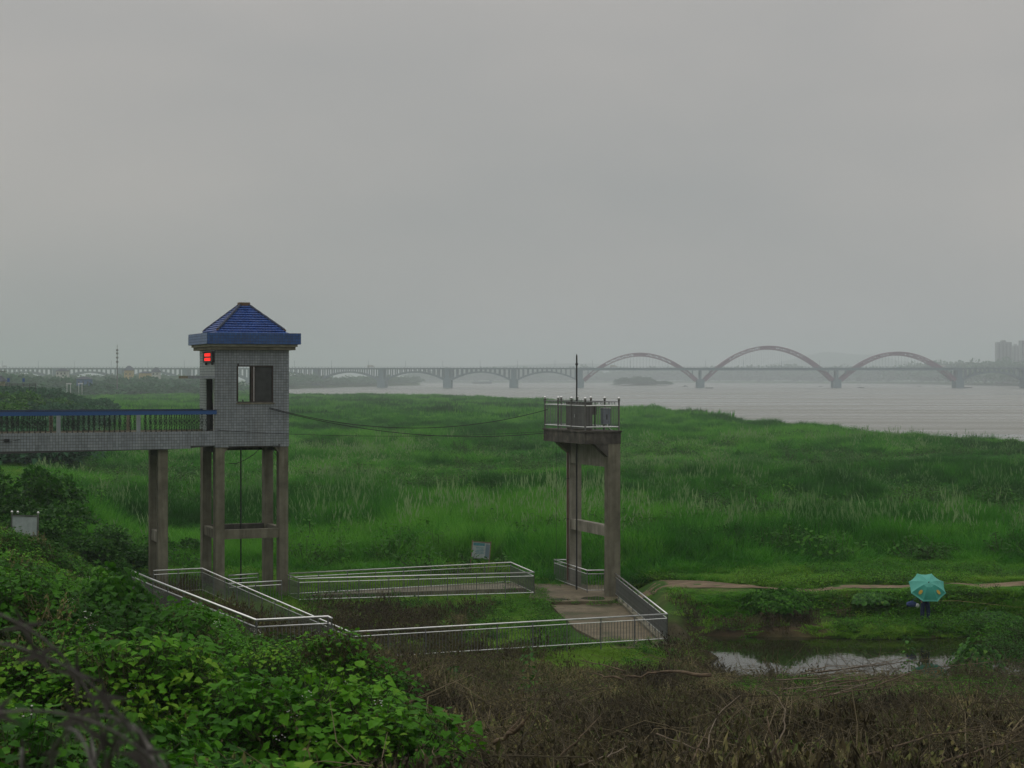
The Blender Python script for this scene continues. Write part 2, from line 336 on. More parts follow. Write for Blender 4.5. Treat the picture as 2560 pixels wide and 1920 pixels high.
def empty(name, loc, rz, label, cat, group=None):
    o = bpy.data.objects.new(name, None); COL.objects.link(o); o.location = loc; o.rotation_euler = (0, 0, rz); o.empty_display_size = .2
    return tag(o, label, cat, group)
def npmesh(name, V, Fc, mats):
    me = bpy.data.meshes.new(name); me.from_pydata(V.tolist(), [], Fc.tolist() if hasattr(Fc, 'tolist') else Fc)
    for m in (mats if isinstance(mats, list) else [mats]): me.materials.append(m)
    return me

# scattered stuff: one object, one point per clump, geometry nodes places the prototypes
def proto(me): return bpy.data.objects.new(me.name + '_source', me)
def scatter(name, pts, rots, scls, tint, protos, label, parent=None, group=None):
    n = len(pts); me = bpy.data.meshes.new(name + '_points'); me.from_pydata(np.asarray(pts).tolist(), [], [])
    for an, data in (('rot', rots), ('scl', scls)):
        a = me.attributes.new(an, 'FLOAT_VECTOR', 'POINT'); a.data.foreach_set('vector', np.asarray(data, dtype=np.float32).ravel())
    a = me.attributes.new('tint', 'FLOAT', 'POINT'); a.data.foreach_set('value', np.asarray(tint, dtype=np.float32))
    a = me.attributes.new('pick', 'INT', 'POINT'); a.data.foreach_set('value', RNG.integers(0, len(protos), n).astype(np.int32))
    o = bpy.data.objects.new(name, me); COL.objects.link(o)
    if parent: o.parent = parent
    g = bpy.data.node_groups.new(name + '_nodes', 'GeometryNodeTree')
    g.interface.new_socket('Geometry', in_out='INPUT', socket_type='NodeSocketGeometry'); g.interface.new_socket('Geometry', in_out='OUTPUT', socket_type='NodeSocketGeometry')
    gi = g.nodes.new('NodeGroupInput'); go = g.nodes.new('NodeGroupOutput'); iop = g.nodes.new('GeometryNodeInstanceOnPoints'); jn = g.nodes.new('GeometryNodeJoinGeometry')
    for p in reversed(protos):
        oi = g.nodes.new('GeometryNodeObjectInfo'); oi.inputs[0].default_value = p; oi.inputs['As Instance'].default_value = True
        g.links.new(oi.outputs['Geometry'], jn.inputs[0])
    g.links.new(gi.outputs[0], iop.inputs['Points']); g.links.new(jn.outputs[0], iop.inputs['Instance']); iop.inputs['Pick Instance'].default_value = True
    def na(nm, dt):
        q = g.nodes.new('GeometryNodeInputNamedAttribute'); q.data_type = dt; q.inputs[0].default_value = nm
        return [s for s in q.outputs if s.enabled][0]
    g.links.new(na('pick', 'INT'), iop.inputs['Instance Index'])
    e2r = g.nodes.new('FunctionNodeEulerToRotation'); g.links.new(na('rot', 'FLOAT_VECTOR'), e2r.inputs[0]); g.links.new(e2r.outputs[0], iop.inputs['Rotation'])
    g.links.new(na('scl', 'FLOAT_VECTOR'), iop.inputs['Scale']); g.links.new(iop.outputs[0], go.inputs[0])
    md = o.modifiers.new('scatter', 'NODES'); md.node_group = g
    o['kind'] = 'stuff'
    if label: o['label'] = label
    if group: o['group'] = group
    return o

# ------------------------------------------------------------------ ground, river, pond, path
def build_ground():
    w = np.concatenate([np.linspace(-1.5, -.42, 60), np.linspace(-.41, .41, 380), np.linspace(.42, 1.5, 60)])
    ys = np.concatenate([np.arange(-25, 12, 1.0), np.geomspace(12, 180, 330), np.geomspace(181, 9000, 190)])
    W, Y = np.meshgrid(w, ys); X = W * (np.maximum(Y, 0) + 18); Z = H(X, Y)
    near = np.exp(-(np.maximum(Y, 0)) / 300)
    Z += .12 * (fbm(X * 1.1, Y * 1.1, 40, 3) - .5) * near * (1 - sstep(-6, -5, X) * (1 - sstep(6, 7, X)) * sstep(60, 61, Y) * (1 - sstep(85, 86, Y)))
    V = np.stack([X, Y, Z], -1).reshape(-1, 3); nw = len(w); nr = len(ys)
    idx = np.arange(nw * nr).reshape(nr, nw)
    Fc = np.stack([idx[:-1, :-1], idx[:-1, 1:], idx[1:, 1:], idx[1:, :-1]], -1).reshape(-1, 4)
    me = npmesh('ground', V, Fc, ground_mat()); me.polygons.foreach_set('use_smooth', [True] * len(me.polygons))
    x, y, z = V.T
    n = fbm(x / 3, y / 3, 77, 4)
    earth = sstep(7, 8.5, x) * sstep(71, 72.0, y) * (1 - sstep(72.7, 73.6, y)) * sstep(.36, .50, n)
    earth = np.maximum(earth, sstep(6.0, 7.5, x) * (1 - sstep(9, 11, x)) * sstep(70, 73, y) * (1 - sstep(76, 79, y)) * .6 * sstep(.4, .55, n))
    earth = np.maximum(earth, (z < -1.0) * (y < 90) * .8)
    dead = dead_zone(x, y)
    at = me.color_attributes.new('zone', 'FLOAT_COLOR', 'POINT')
    c = np.zeros((len(x), 4), np.float32); c[:, 0] = earth; c[:, 1] = dead; c[:, 3] = 1; at.data.foreach_set('color', c.ravel())
    o = bpy.data.objects.new('ground', me); COL.objects.link(o); o['kind'] = 'structure'
def dead_zone(x, y):
    """1 where the cut and sprayed scrub lies brown"""
    u = x / np.maximum(y, 1) * F + 1280
    n = fbm(x / 4, y / 4, 55, 4) - .5
    lim = np.interp(y, [0, 13, 18, 24, 32, 40, 50, 60], [900, 960, 1000, 960, 880, 760, 640, 560])
    d = sstep(-60, 60, u - lim + n * 560) * (1 - sstep(58, 60, y + n * 2))
    # inside the railed yard, left half
    d2 = sstep(-10, -8, x) * (1 - sstep(-2.5, 1.2, x + n * 8 - (70 - y) * .1)) * sstep(59, 61, y) * (1 - sstep(76, 78, y + n * 2))
    d3 = sstep(-24, -20, x) * (1 - sstep(-15, -12, x + n * 4)) * sstep(62, 66, y) * (1 - sstep(78, 84, y + n * 5)) * .8
    d4 = sstep(5.2, 6.2, x) * (1 - sstep(9, 11, x + n)) * sstep(56, 58, y) * (1 - sstep(70.5, 73, y + n * 3)) * .9
    d5 = sstep(6.8, 7.6, x) * (1 - sstep(11, 14, x + n * 5)) * sstep(71, 71.6, y) * (1 - sstep(73.5, 75.5, y + n * 3)) * .75
    return np.clip(d + d2 + d3 + d4 + d5, 0, 1)
build_ground()
def sheet(name, poly, z, m, kind='structure'):
    me = bpy.data.meshes.new(name); me.from_pydata([(p[0], p[1], z) for p in poly], [], [tuple(range(len(poly)))]); me.materials.append(m)
    return link(name, me, kind=kind)
sheet('river', [(-9000, 120), (9000, 120), (9000, 8950), (-9000, 8950)], WATER, water_mat('river_water', (.20, .205, .18), .15, .5, .35, (.12, 1, 1)))
# river sheet lies under the land; the pond is a pool of its own
sheet('pond', [(5.5, 57.5), (60, 57.5), (60, 73.6), (5.5, 73.6)], POND, water_mat('pond_water', (.018, .022, .008), .02, 1.6, .006, (1, 1, 1)))

def ribbon(name, pts, width, m, lift=.03):
    V = []; Fc = []; n = len(pts)
    for i, (x, y) in enumerate(pts):
        a = pts[max(i-1, 0)]; b = pts[min(i+1, n-1)]; d = np.array([b[0]-a[0], b[1]-a[1]]); d = d/np.hypot(*d); nn = np.array([-d[1], d[0]])
        w = width[i] if isinstance(width, (list, tuple, np.ndarray)) else width
        for k in range(5):
            t = (k/4 - .5) * w * (1 + .25 * float(vn(np.array([x*.7]), np.array([k*9.])) [0] - .5)); q = (x + nn[0]*t, y + nn[1]*t); V.append((q[0], q[1], Hs(*q) + lift))
    for i in range(n-1):
        for k in range(4): Fc.append((i*5+k, i*5+k+1, (i+1)*5+k+1, (i+1)*5+k))
    me = bpy.data.meshes.new(name); me.from_pydata(V, [], Fc); me.materials.append(m); return link(name, me, kind='structure')
EARTH = mat('trodden_earth', [(.3, (.10, .072, .042)), (.5, (.17, .125, .076)), (.7, (.24, .18, .115))], .9, 1.2, bump=.5)
px = np.linspace(6.4, 42, 60)
path_y = np.interp(px, [6, 7.5, 9.5, 12, 14, 42], [82.0, 80.4, 78.6, 77.9, 77.8, 77.8]) + .35 * np.sin(px * .35) + .2 * np.sin(px * .9)
pw = np.interp(px, [6, 8, 10, 12, 20, 42], [2.6, 3.2, 2.6, 1.3, 1.1, 1.0])
ribbon('dirt_path', list(zip(px, path_y)), pw, EARTH)
def on_path(x, y):
    return (x > 5.5) & (x < 42) & (np.abs(y - np.interp(x, px, path_y)) < np.interp(x, px, pw) * .8 + .15)
# ------------------------------------------------------------------ haze
def haze():
    mb = MB().box(-5500, 5500, -60, 8900, -6.5, 140)
    m = bpy.data.materials.new('haze_air'); m.use_nodes = True; nt = m.node_tree; nt.nodes.clear()
    o = N(nt, 'ShaderNodeOutputMaterial'); v = N(nt, 'ShaderNodeVolumePrincipled'); v.inputs['Color'].default_value = (.87, .95, 1.0, 1)
    v.inputs['Density'].default_value = .00031; v.inputs['Anisotropy'].default_value = .1
    nt.links.new(v.outputs[0], o.inputs['Volume']); mb.build('haze', m, kind='stuff')
haze()

# ------------------------------------------------------------------ the tower with the blue roof
A = math.atan(.398)        # the whole works stands turned by this angle
CA, SA = math.cos(A), math.sin(A)
TO = P(538, 945, 78); TO.z = 0
def s_of_u(o, u):          # local x on the front plane of an object at o that shows at photo column u
    k = (u - 1280) / F; return (k * o.y - o.x) / (CA - k * SA)
tower = empty('gauge_tower', TO, A, 'small grey tiled control house with blue hipped roof raised on four concrete columns', 'tower')
TW, TD = 3.46, 3.55; TB, TT = 6.80, 11.30
wx0, wx1, wz0, wz1 = 1.02, 2.72, 8.86, 10.58      # window
fl = 7.53
def tiles(mb, o, ux, uz, nrm, W, Hh, holes=(), ts=.125, gap=.014, pr=.012):
    nx = max(1, round(W / ts)); nz_ = max(1, round(Hh / ts)); dx = W / nx; dz = Hh / nz_
    o = Vector(o); ux = Vector(ux); uz = Vector(uz); nrm = Vector(nrm)
    for i in range(nx):
        for k in range(nz_):
            a0, a1, b0, b1 = i*dx+gap/2, (i+1)*dx-gap/2, k*dz+gap/2, (k+1)*dz-gap/2
            skip = False
            for (h0, h1, g0, g1) in holes:
                if a1 > h0 and a0 < h1 and b1 > g0 and b0 < g1:
                    if a0 >= h0 - .03 and a1 <= h1 + .03 and b0 >= g0 - .03 and b1 <= g1 + .03: skip = True; break
                    if a0 < h0 < a1: a1 = h0
                    elif a0 < h1 < a1: a0 = h1
                    if b0 < g0 < b1 and a1 > h0 and a0 < h1: b1 = g0
                    elif b0 < g1 < b1 and a1 > h0 and a0 < h1: b0 = g1
            if skip or a1 - a0 < .02 or b1 - b0 < .02: continue
            q = pr + random.uniform(-.003, .003); n = nrm * q
            c = [o + ux*a0 + uz*b0, o + ux*a1 + uz*b0, o + ux*a1 + uz*b1, o + ux*a0 + uz*b1]
            mb.add(c + [p + n for p in c], [(4,5,6,7), (0,1,5,4), (1,2,6,5), (2,3,7,6), (3,0,4,7)])
th = .16
# wall shells with openings
w = MB()
w.box(0, wx0, 0, th, TB, TT); w.box(wx1, TW, 0, th, TB, TT); w.box(wx0, wx1, 0, th, TB + .1, wz0); w.box(wx0, wx1, 0, th, wz1, TT)
w.build('front_wall', GROUT, tower)
d0, d1, dz1 = .12, 1.95, 9.95      # door opening on the left side
w = MB(); w.box(0, th, th, d0 + th, TB, TT); w.box(0, th, d1, TD, TB, TT); w.box(0, th, d0 + th, d1, dz1, TT); w.box(0, th, d0 + th, d1, TB, fl); w.build('side_wall', GROUT, tower)
w = MB(); w.box(TW - th, TW, th, TD, TB, TT); w.build('side_wall', GROUT, tower)
bx0, bx1 = .55, 2.45
w = MB(); w.box(th, bx0, TD - th, TD, TB, TT); w.box(bx1, TW - th, TD - th, TD, TB, TT); w.box(bx0, bx1, TD - th, TD, TB, 8.75); w.box(bx0, bx1, TD - th, TD, 10.6, TT)
w.build('back_wall', GROUT, tower)
mb = MB(); tiles(mb, (0, 0, TB), (1,0,0), (0,0,1), (0,-1,0), TW, TT - TB, [(wx0, wx1, wz0 - TB, wz1 - TB), (.62, TW - .42, -.1, .05)])
mb.build('wall_tiles', TILE, tower, kind='stuff')
mb = MB(); tiles(mb, (0, TD, TB), (0,-1,0), (0,0,1), (-1,0,0), TD, TT - TB, [(TD - d1, TD - d0 - th, -.1, dz1 - TB)])
mb.build('wall_tiles', TILE, tower, kind='stuff')
mb = MB(); tiles(mb, (TW, 0, TB), (0,1,0), (0,0,1), (1,0,0), TD, TT - TB); mb.build('wall_tiles', TILE, tower, kind='stuff')
MB().box(th + .003, TW - th - .003, th + .003, TD - th - .003, fl - .15, fl).build('floor_slab', CONC, tower)
MB().box(th + .003, TW - th - .003, th + .003, TD - th - .003, TT - .13, TT - .01).build('ceiling', INTR, tower)
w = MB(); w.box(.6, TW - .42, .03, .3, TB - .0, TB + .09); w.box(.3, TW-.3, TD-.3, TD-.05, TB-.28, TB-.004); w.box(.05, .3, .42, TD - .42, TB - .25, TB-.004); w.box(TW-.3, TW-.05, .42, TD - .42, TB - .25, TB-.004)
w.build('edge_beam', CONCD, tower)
# window: frame, mullion, panes
fr = MB(); f = .05
fr.box(wx0, wx1, .02, .10, wz0, wz0 + f); fr.box(wx0, wx1, .02, .10, wz1 - f, wz1); fr.box(wx0, wx0 + f, .02, .10, wz0 + f, wz1 - f); fr.box(wx1 - f, wx1, .02, .10, wz0 + f, wz1 - f)
xm = wx0 + .66
fr.box(xm, xm + .12, .03, .09, wz0 + f, wz1 - f); fr.box(xm + .15, xm + .19, .05, .11, wz0 + f, wz1 - f)
win = fr.build('window', WINF, tower)
MB().box(xm + .19, wx1 - f, .07, .08, wz0 + f, wz1 - f).build('pane', CURT, win)
MB().box(xm + .121, xm + .149, .045, .085, wz0 + f, wz1 - f).build('sash_edge', STEEL, win)
MB().box(wx0 - .06, wx1 + .06, -.05, -.013, wz0 - .07, wz0 - .004).build('sill', CONC, win)
fr = MB(); fr.box(bx0, bx1, TD-.1, TD-.04, 8.75, 8.8); fr.box(bx0, bx1, TD-.1, TD-.04, 10.55, 10.6); fr.box(bx0, bx0+.05, TD-.1, TD-.04, 8.8, 10.55); fr.box(bx1-.05, bx1, TD-.1, TD-.04, 8.8, 10.55); fr.box(1.78, 1.84, TD-.1, TD-.04, 8.8, 10.55)
fr.build('window', WINF, tower)
# handle on the sill inside
MB().box(wx0+.26, wx0+.31, .05, .1, wz0+.05, wz0+.14).build('window_catch', DARK, tower)
# door leaf standing ajar, canopy
dl = MB().box(.18, .22, .75, 1.35, fl, dz1 - .02).build('door', mat('white_door', [(.3, (.30, .31, .29)), (.7, (.42, .43, .41))], .6, 2), tower)
MB().box(.12, .18, .85, .89, fl + 1.0, fl + 1.12).build('handle', STEEL, dl)
cn = MB().box(-1.25, -.02, -.02, 2.3, dz1 + .03, dz1 + .15).build('door_canopy', CONC, tower)
MB().box(-1.26, -.021, -.035, -.021, dz1 + .02, dz1 + .155).build('canopy_edge', TILE, cn)
# cornice, fascia, roof
MB().box(-.26, TW+.26, -.26, TD+.26, TT, TT+.15).build('lower_cornice', CONC, tower)
MB().box(-.34, TW+.34, -.34, TD+.34, TT+.151, TT+.26).build('upper_cornice', CREAM, tower)
MB().box(-.46, TW+.46, -.46, TD+.46, TT+.261, TT+.78).build('fascia', GROUT, tower)
mb = MB()
tiles(mb, (-.46, -.46, TT+.262), (1,0,0), (0,0,1), (0,-1,0), TW+.92, .517); tiles(mb, (-.46, TD+.46, TT+.262), (0,-1,0), (0,0,1), (-1,0,0), TD+.92, .517); tiles(mb, (TW+.46, -.46, TT+.262), (0,1,0), (0,0,1), (1,0,0), TD+.92, .517)
mb.build('fascia_tiles', BTILE, tower, kind='stuff')
rc = (TW/2, TD/2); RB, RT_, hb, ht = TT + .74, 13.42, 1.74, .19
roof = MB().add([(rc[0]+sx*hb, rc[1]+sy*hb, RB) for sx, sy in ((-1,-1),(1,-1),(1,1),(-1,1))] + [(rc[0]+sx*ht, rc[1]+sy*ht, RT_-.03) for sx, sy in ((-1,-1),(1,-1),(1,1),(-1,1))],
    [(0,1,5,4),(1,2,6,5),(2,3,7,6),(3,0,4,7),(4,5,6,7),(3,2,1,0)]).build('roof', RIDGE, tower)
rows = 12
for side in range(4):
    mb = MB(); a = side * math.pi / 2; ca, sa = round(math.cos(a)), round(math.sin(a))
    def W_(x, y, z): return (rc[0] + ca*x - sa*y, rc[1] + sa*x + ca*y, z)
    for r_ in range(rows):
        t0, t1 = r_/rows, (r_+1)/rows
        h0 = hb + (ht-hb)*t0; h1 = hb + (ht-hb)*t1; z0 = RB + (RT_-RB)*t0; z1 = RB + (RT_-RB)*t1
        n = max(2, round(2*h0/.155))
        for k in range(n):
            x0 = -h0 + 2*h0*k/n; x1 = -h0 + 2*h0*(k+1)/n; xm_ = (x0+x1)/2
            q0, q1 = max(-h1, min(h1, x0)), max(-h1, min(h1, x1))
            if q1 - q0 < .02: q0 = q1 = max(-h1, min(h1, xm_)); q0 -= .01; q1 += .01
            g = .006; L = .05 + random.uniform(-.005, .005)
            # rolled tile: raised middle, lifted lower edge
            vs = [W_(x0+g, -h0-L*.9, z0+L*.9), W_(xm_, -h0-L-.008, z0+L+.006), W_(x1-g, -h0-L*.9, z0+L*.9), W_(q0+g*.5, -h1, z1+.008), W_((q0+q1)/2, -h1-.004, z1+.012), W_(q1-g*.5, -h1, z1+.008), W_(x0+g, -h0, z0), W_(x1-g, -h0, z0)]
            mb.add(vs, [(0,1,4,3), (1,2,5,4), (6,7,2,1,0), (6,0,3), (7,5,2)])
    mb.build('roof_tiles', RTILE, roof, kind='stuff')
for sx, sy in ((-1,-1),(1,-1),(1,1),(-1,1)):
    p0 = Vector((rc[0]+sx*hb*.90, rc[1]+sy*hb*.90, RB+(RT_-RB)*.118+.05)); p1 = Vector((rc[0]+sx*ht, rc[1]+sy*ht, RT_+.03))
    hr = MB().tube([p0.lerp(p1, k/10) for k in range(11)], [.065+.008*(k%2) for k in range(11)], 8).build('hip_ridge', RIDGE, roof)
    e = p0 - (p1-p0).normalized()*.03
    MB().box(e.x-.05, e.x+.05, e.y-.05, e.y+.05, e.z-.06, e.z+.03).build('ridge_end', BRICKB, hr)
MB().box(rc[0]-.25, rc[0]+.25, rc[1]-.25, rc[1]+.25, RT_-.01, RT_+.15).build('roof_cap', BRICKB, roof)
# columns and ring beam
cw, cd = .42, .58
for (x, y) in ((.02, .02), (TW-cw-.02, .02), (.02, TD-cd-.02), (TW-cw-.02, TD-cd-.02)):
    MB().box(x, x+cw, y, y+cd, -1.0, TB-.002).build('column', CONC, tower)
    # small haunch at the head
z0_, z1_ = 2.55, 2.98
for nm, b in (('a', (cw+.02, TW-cw-.02, .12, .40)), ('b', (cw+.02, TW-cw-.02, TD-.42, TD-.14)), ('c', (.08, .33, cd+.02, TD-cd-.02)), ('d', (TW-.33, TW-.08, cd+.02, TD-cd-.02))):
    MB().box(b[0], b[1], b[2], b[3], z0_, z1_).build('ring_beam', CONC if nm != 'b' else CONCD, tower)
for (x, sgn) in ((cw+.02, 1), (TW-cw-.02, -1)):
    for yy in (.1, TD-.45):
        MB().prism([(x, TB-.29), (x+sgn*.22, TB-.005), (x, TB-.005)], 1, yy, yy+.3).build('haunch', CONC, tower)
rod = MB().tube([(1.62, 1.9, -.6), (1.62, 1.9, TB+.6)], .035, 8).build('gauge_rod', DARK, None); rod.parent = None
rod.location = TO; rod.rotation_euler = (0, 0, A); tag(rod, 'dark steel rod hanging down between the four columns under the blue roofed house', 'rod')
# LED sign
led = MB().box(-.14, -.014, .06, 2.15, 10.72, 11.24).build('led_sign', DARK, None); led.location = TO; led.rotation_euler = (0, 0, A)
tag(led, 'black LED sign with two glowing red lines under the blue roof', 'sign')
LED = bpy.data.materials.new('red_led'); LED.use_nodes = True
bs = LED.node_tree.nodes['Principled BSDF']; bs.inputs['Base Color'].default_value = (.3, .01, .01, 1); bs.inputs['Emission Color'].default_value = (1, .015, .01, 1); bs.inputs['Emission Strength'].default_value = 2.0
for r_, (za, zb) in enumerate(((11.005, 11.15), (10.80, 10.935))):
    for k in range(5):
        mb = MB(); y0 = .42 + k*.26
        # each lit character is a block of strokes
        for q in range(5): mb.box(-.150, -.1405, y0+.01, y0+.235, za + (zb-za)*q/5 + .004, za + (zb-za)*(q+.82)/5)
        for q in (0, .42, .84): mb.box(-.152, -.1405, y0+.01+q*.22, y0+.05+q*.22, za, zb-.003)
        mb.build('lit_character', LED, led)
MB().box(-.17, -.141, .06, 2.15, 11.2, 11.24).build('sign_hood', DARK, led)
for yy in (.4, 1.8): MB().box(-.1, -.014, yy, yy+.05, 10.6, 10.715).build('bracket', DARK, led)

# ------------------------------------------------------------------ footbridge to the tower
deck = empty('footbridge', TO, A, 'grey tiled footbridge with blue handrail running from the left edge to the tower', 'footbridge')
DL = -26.0; DW = 2.9
gz0, gz1 = 6.76, 7.56
g_ = MB()
g_.prism([(DL, gz0-.28), (DL, gz1), (-.02, gz1), (-.02, gz0+.12), (-1.6, gz0)], 1, -.06, .14); g_.build('girder', GROUT, deck)
mb = MB(); tiles(mb, (DL, -.06, gz0-.26), (1,0,0), (0,0,1), (0,-1,0), -DL-.02, gz1-gz0+.26, [], .125); 
# cut the tile field under the sloping soffit
keep = MB()
for i in range(0, len(mb.v), 8):
    cx = sum(p[0] for p in mb.v[i:i+8]) / 8; z_low = min(p[2] for p in mb.v[i:i+8])
    soff = gz0 - .28 + (.28*(cx-DL)/(-1.6-DL) if cx < -1.6 else .28 + .12*(cx+1.6)/1.6)
    if z_low >= soff - .02: keep.add(mb.v[i:i+8], [(4,5,6,7), (0,1,5,4), (1,2,6,5), (2,3,7,6), (3,0,4,7)])
keep.build('girder_tiles', TILE, deck, kind='stuff')
MB().prism([(DL, gz0-.28), (DL, gz1), (-.02, gz1), (-.02, gz0+.12), (-1.6, gz0)], 1, DW-.14, DW).build('girder', CONC, deck)
MB().box(DL, -.02, .141, DW-.141, gz1-.22, gz1-.06).build('deck_slab', CONC, deck)
# rails with tiles
rz0, rz1 = 8.33, 8.51
for (y0, y1) in ((-.05, .13), (DW-.14, DW+.04)):
    MB().box(DL, .06 if y0 < 1 else -.02, y0, y1, rz0, rz1).build('handrail', BTILE, deck)
    MB().box(DL, .065 if y0 < 1 else -.02, y0-.015, y1+.015, rz1+.001, rz1+.03).build('rail_cap', RIDGE, deck)
ps = [s_of_u(TO, 346) - .08, s_of_u(TO, 146) - .08]
step = ps[0] - ps[1]; fposts = [ps[0] - step*k for k in range(0, 6)]
for x in fposts: MB().box(x, x+.17, -.045, .125, gz1, rz0-.001).build('rail_post', TILE, deck)
for x in fposts: MB().box(x, x+.17, DW-.13, DW+.03, gz1, rz0-.001).build('rail_post', CONC, deck)
# one wrought iron baluster, copied along both rails
bm = MB(); hB = rz0 - gz1
bm.tube([(0,0,0), (0,0,hB)], .015, 5)
for zc in (.30, .50):
    for sx in (-1, 1):
        arc = [(sx*(.005+.055*math.sin(t)), 0, zc*hB/.77 + .075*math.cos(t)) for t in np.linspace(0, math.pi, 7)]
        bm.tube(arc, .011, 4)
bm.ring((0,0,.4*hB/.77), .035, .012, 1, 8, 4)
bm.box(-.035, .035, -.018, .018, 0, .03); bm.box(-.035, .035, -.018, .018, hB-.03, hB-.001); bm.ring((0,0,hB-.12), .026, .009, 1, 8, 4); bm.ring((0,0,.11), .026, .009, 1, 8, 4)
bmesh_ = bm.mesh('baluster', IRON)
x = -.14; nb = 0
while x > -13.5:
    if not any(abs(x - (p+.085)) < .16 for p in fposts) and not (s_of_u(TO, 242) < x < s_of_u(TO, 260)):
        link('baluster', bmesh_, deck, (x, .04, gz1+.001)); nb += 1
    if not any(abs(x - (p+.085)) < .16 for p in fposts): link('baluster', bmesh_, deck, (x-.04, DW-.05, gz1+.001))
    x -= .232
# pier under the footbridge
pier = empty('footbridge_pier', TO, A, 'pair of concrete columns with a cross beam carrying the grey footbridge', 'pier')
xa = s_of_u(TO, 397); xb = s_of_u(TO, 421)
for y0 in (.12, 2.3): MB().box(xa, xb, y0, y0+.45, -1.2, gz0-.005 if y0 < 1 else gz0-.005).build('column', CONC, pier)
MB().box(xa+.06, xb-.06, .575, 2.295, 2.45, 2.95).build('cross_beam', CONC2, pier)
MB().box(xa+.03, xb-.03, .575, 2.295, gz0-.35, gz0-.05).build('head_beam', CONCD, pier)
# stains and a clamp on the girder
MB().box(s_of_u(TO, 10), s_of_u(TO, 23), -.16, -.075, 7.18, 7.32).build('wall_clamp', DARK, deck)

# ------------------------------------------------------------------ the platform tower
QO = P(1521, 945, 79.7); QO.z = 0
plat = empty('gauge_platform', QO, A, 'tall two legged concrete platform with railed top, right of centre', 'tower')
PZt = 7.50
for y0 in (0, 4.5):
    MB().box(0, .62, y0, y0+.45, -1.2, PZt-.6).build('column', CONC2 if y0 else CONC, plat)
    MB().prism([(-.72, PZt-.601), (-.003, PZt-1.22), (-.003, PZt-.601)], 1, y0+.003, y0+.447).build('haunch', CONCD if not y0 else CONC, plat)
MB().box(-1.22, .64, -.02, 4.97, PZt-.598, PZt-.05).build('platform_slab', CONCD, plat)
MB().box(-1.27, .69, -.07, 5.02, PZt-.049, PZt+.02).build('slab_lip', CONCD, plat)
MB().box(.02, .38, .452, 4.498, 5.8, PZt-.6).build('upper_beam', CONC2, plat)
MB().box(.05, .42, .452, 4.498, 2.53, 3.03).build('middle_beam', CONC2, plat)
MB().tube([(-.09, 4.55, 0), (-.09, 4.55, PZt-1.0)], .04, 6).build('drain_pipe', mat('rust_pipe', [(.3, (.06, .025, .018)), (.7, (.12, .05, .03))], .8), plat)
for zz in (1.0, 3.0, 5.0): MB().box(-.14, -.04, 4.52, 4.58, zz, zz+.06).build('pipe_clip', DARK, plat)
# railing with ball topped posts
rl = empty('platform_railing', QO, A, 'grey steel railing with ball topped posts around the raised concrete platform', 'railing')
zf = PZt + .02
postm = MB(); postm.tube([(0,0,0), (0,0,1.40)], .045, 8); postm.lathe((0,0,1.40), [(.05,0),(.075,.03),(.05,.05),(.04,.07)], 8)
postme = postm.mesh('post', GREYP)
ballm = MB(); ballm.lathe((0,0,1.455), [(.03,0),(.065,.03),(.075,.07),(.055,.115),(.015,.135)], 10); ballme = ballm.mesh('ball_cap', STEEL, True)
ex0, ex1, ey0, ey1 = -1.17, .57, .05, 4.9
pp = [(ex0, ey0), (ex0, 1.65), (ex0, 3.25), (ex0, ey1), (-.3, ey1), (ex1, ey1), (ex1, 3.25), (ex1, 1.65), (ex1, ey0)]
for p in pp:
    q = link('post', postme, rl, (p[0], p[1], zf)); link('ball_cap', ballme, q)
vert = MB().tube([(0,0,.18),(0,0,1.17)], .011, 4).mesh('picket', STEELD)
scr = MB().ring((0,0,1.28), .05, .012, 1, 8, 4).mesh('scroll', STEELD); scr2 = MB().ring((0,0,1.28), .05, .012, 0, 8, 4).mesh('scroll', STEELD)
for (a, b) in [(pp[i], pp[(i+1) % len(pp)]) for i in range(len(pp))]:
    for zz, r_, nm in ((1.36, .022, 'top_rail'), (1.18, .028, 'middle_rail'), (.18, .028, 'bottom_rail')):
        MB().tube([(a[0],a[1],zf+zz),(b[0],b[1],zf+zz)], r_, 6).build(nm, STEEL if zz != 1.36 else STEELD, rl)
    L = math.dist(a, b); n = int(L/.125)
    for k in range(1, n): link('picket', vert, rl, (a[0]+(b[0]-a[0])*k/n, a[1]+(b[1]-a[1])*k/n, zf))
    for k in (.3, .5, .7): link('scroll', scr if abs(a[1]-b[1]) < .1 else scr2, rl, (a[0]+(b[0]-a[0])*k, a[1]+(b[1]-a[1])*k, zf))
# machines on it
cab = MB().box(-.95, -.60, .5, 2.8, zf+.06, zf+1.32).build('winch_cabinet', GREYP, None); cab.location = QO; cab.rotation_euler = (0,0,A)
tag(cab, 'broad grey steel cabinet behind the left railing of the concrete platform', 'cabinet')
MB().box(-.98, -.57, .47, 2.83, zf+1.321, zf+1.35).build('cabinet_lid', STEELD, cab)
MB().box(-.953, -.951, 1.63, 1.65, zf+.1, zf+1.28).build('door_seam', DARK, cab); MB().box(-.92, -.63, .53, 2.77, zf, zf+.059).build('plinth', CONC, cab)
MB().box(-.975, -.951, 1.72, 1.78, zf+.6, zf+.75).build('handle', STEEL, cab)
eb = empty('electric_box', QO, A, 'blue grey electrical box on legs at the right end of the concrete platform', 'electrical box')
MB().box(.10, .47, .8, 1.1, zf+.28, zf+1.03).build('box_body', BLUEG, eb); MB().box(.07, .50, .77, 1.13, zf+1.031, zf+1.07).build('box_lid', STEEL, eb)
for xx in (.12, .42): MB().box(xx, xx+.03, .85, .88, zf, zf+.279).build('leg', DARK, eb)
MB().tube([(.3,.79,zf+.3),(.33,.7,zf+.15),(.42,.66,zf+.05),(.5,.62,zf+.01)], .014, 5).build('conduit', WHITE, eb)
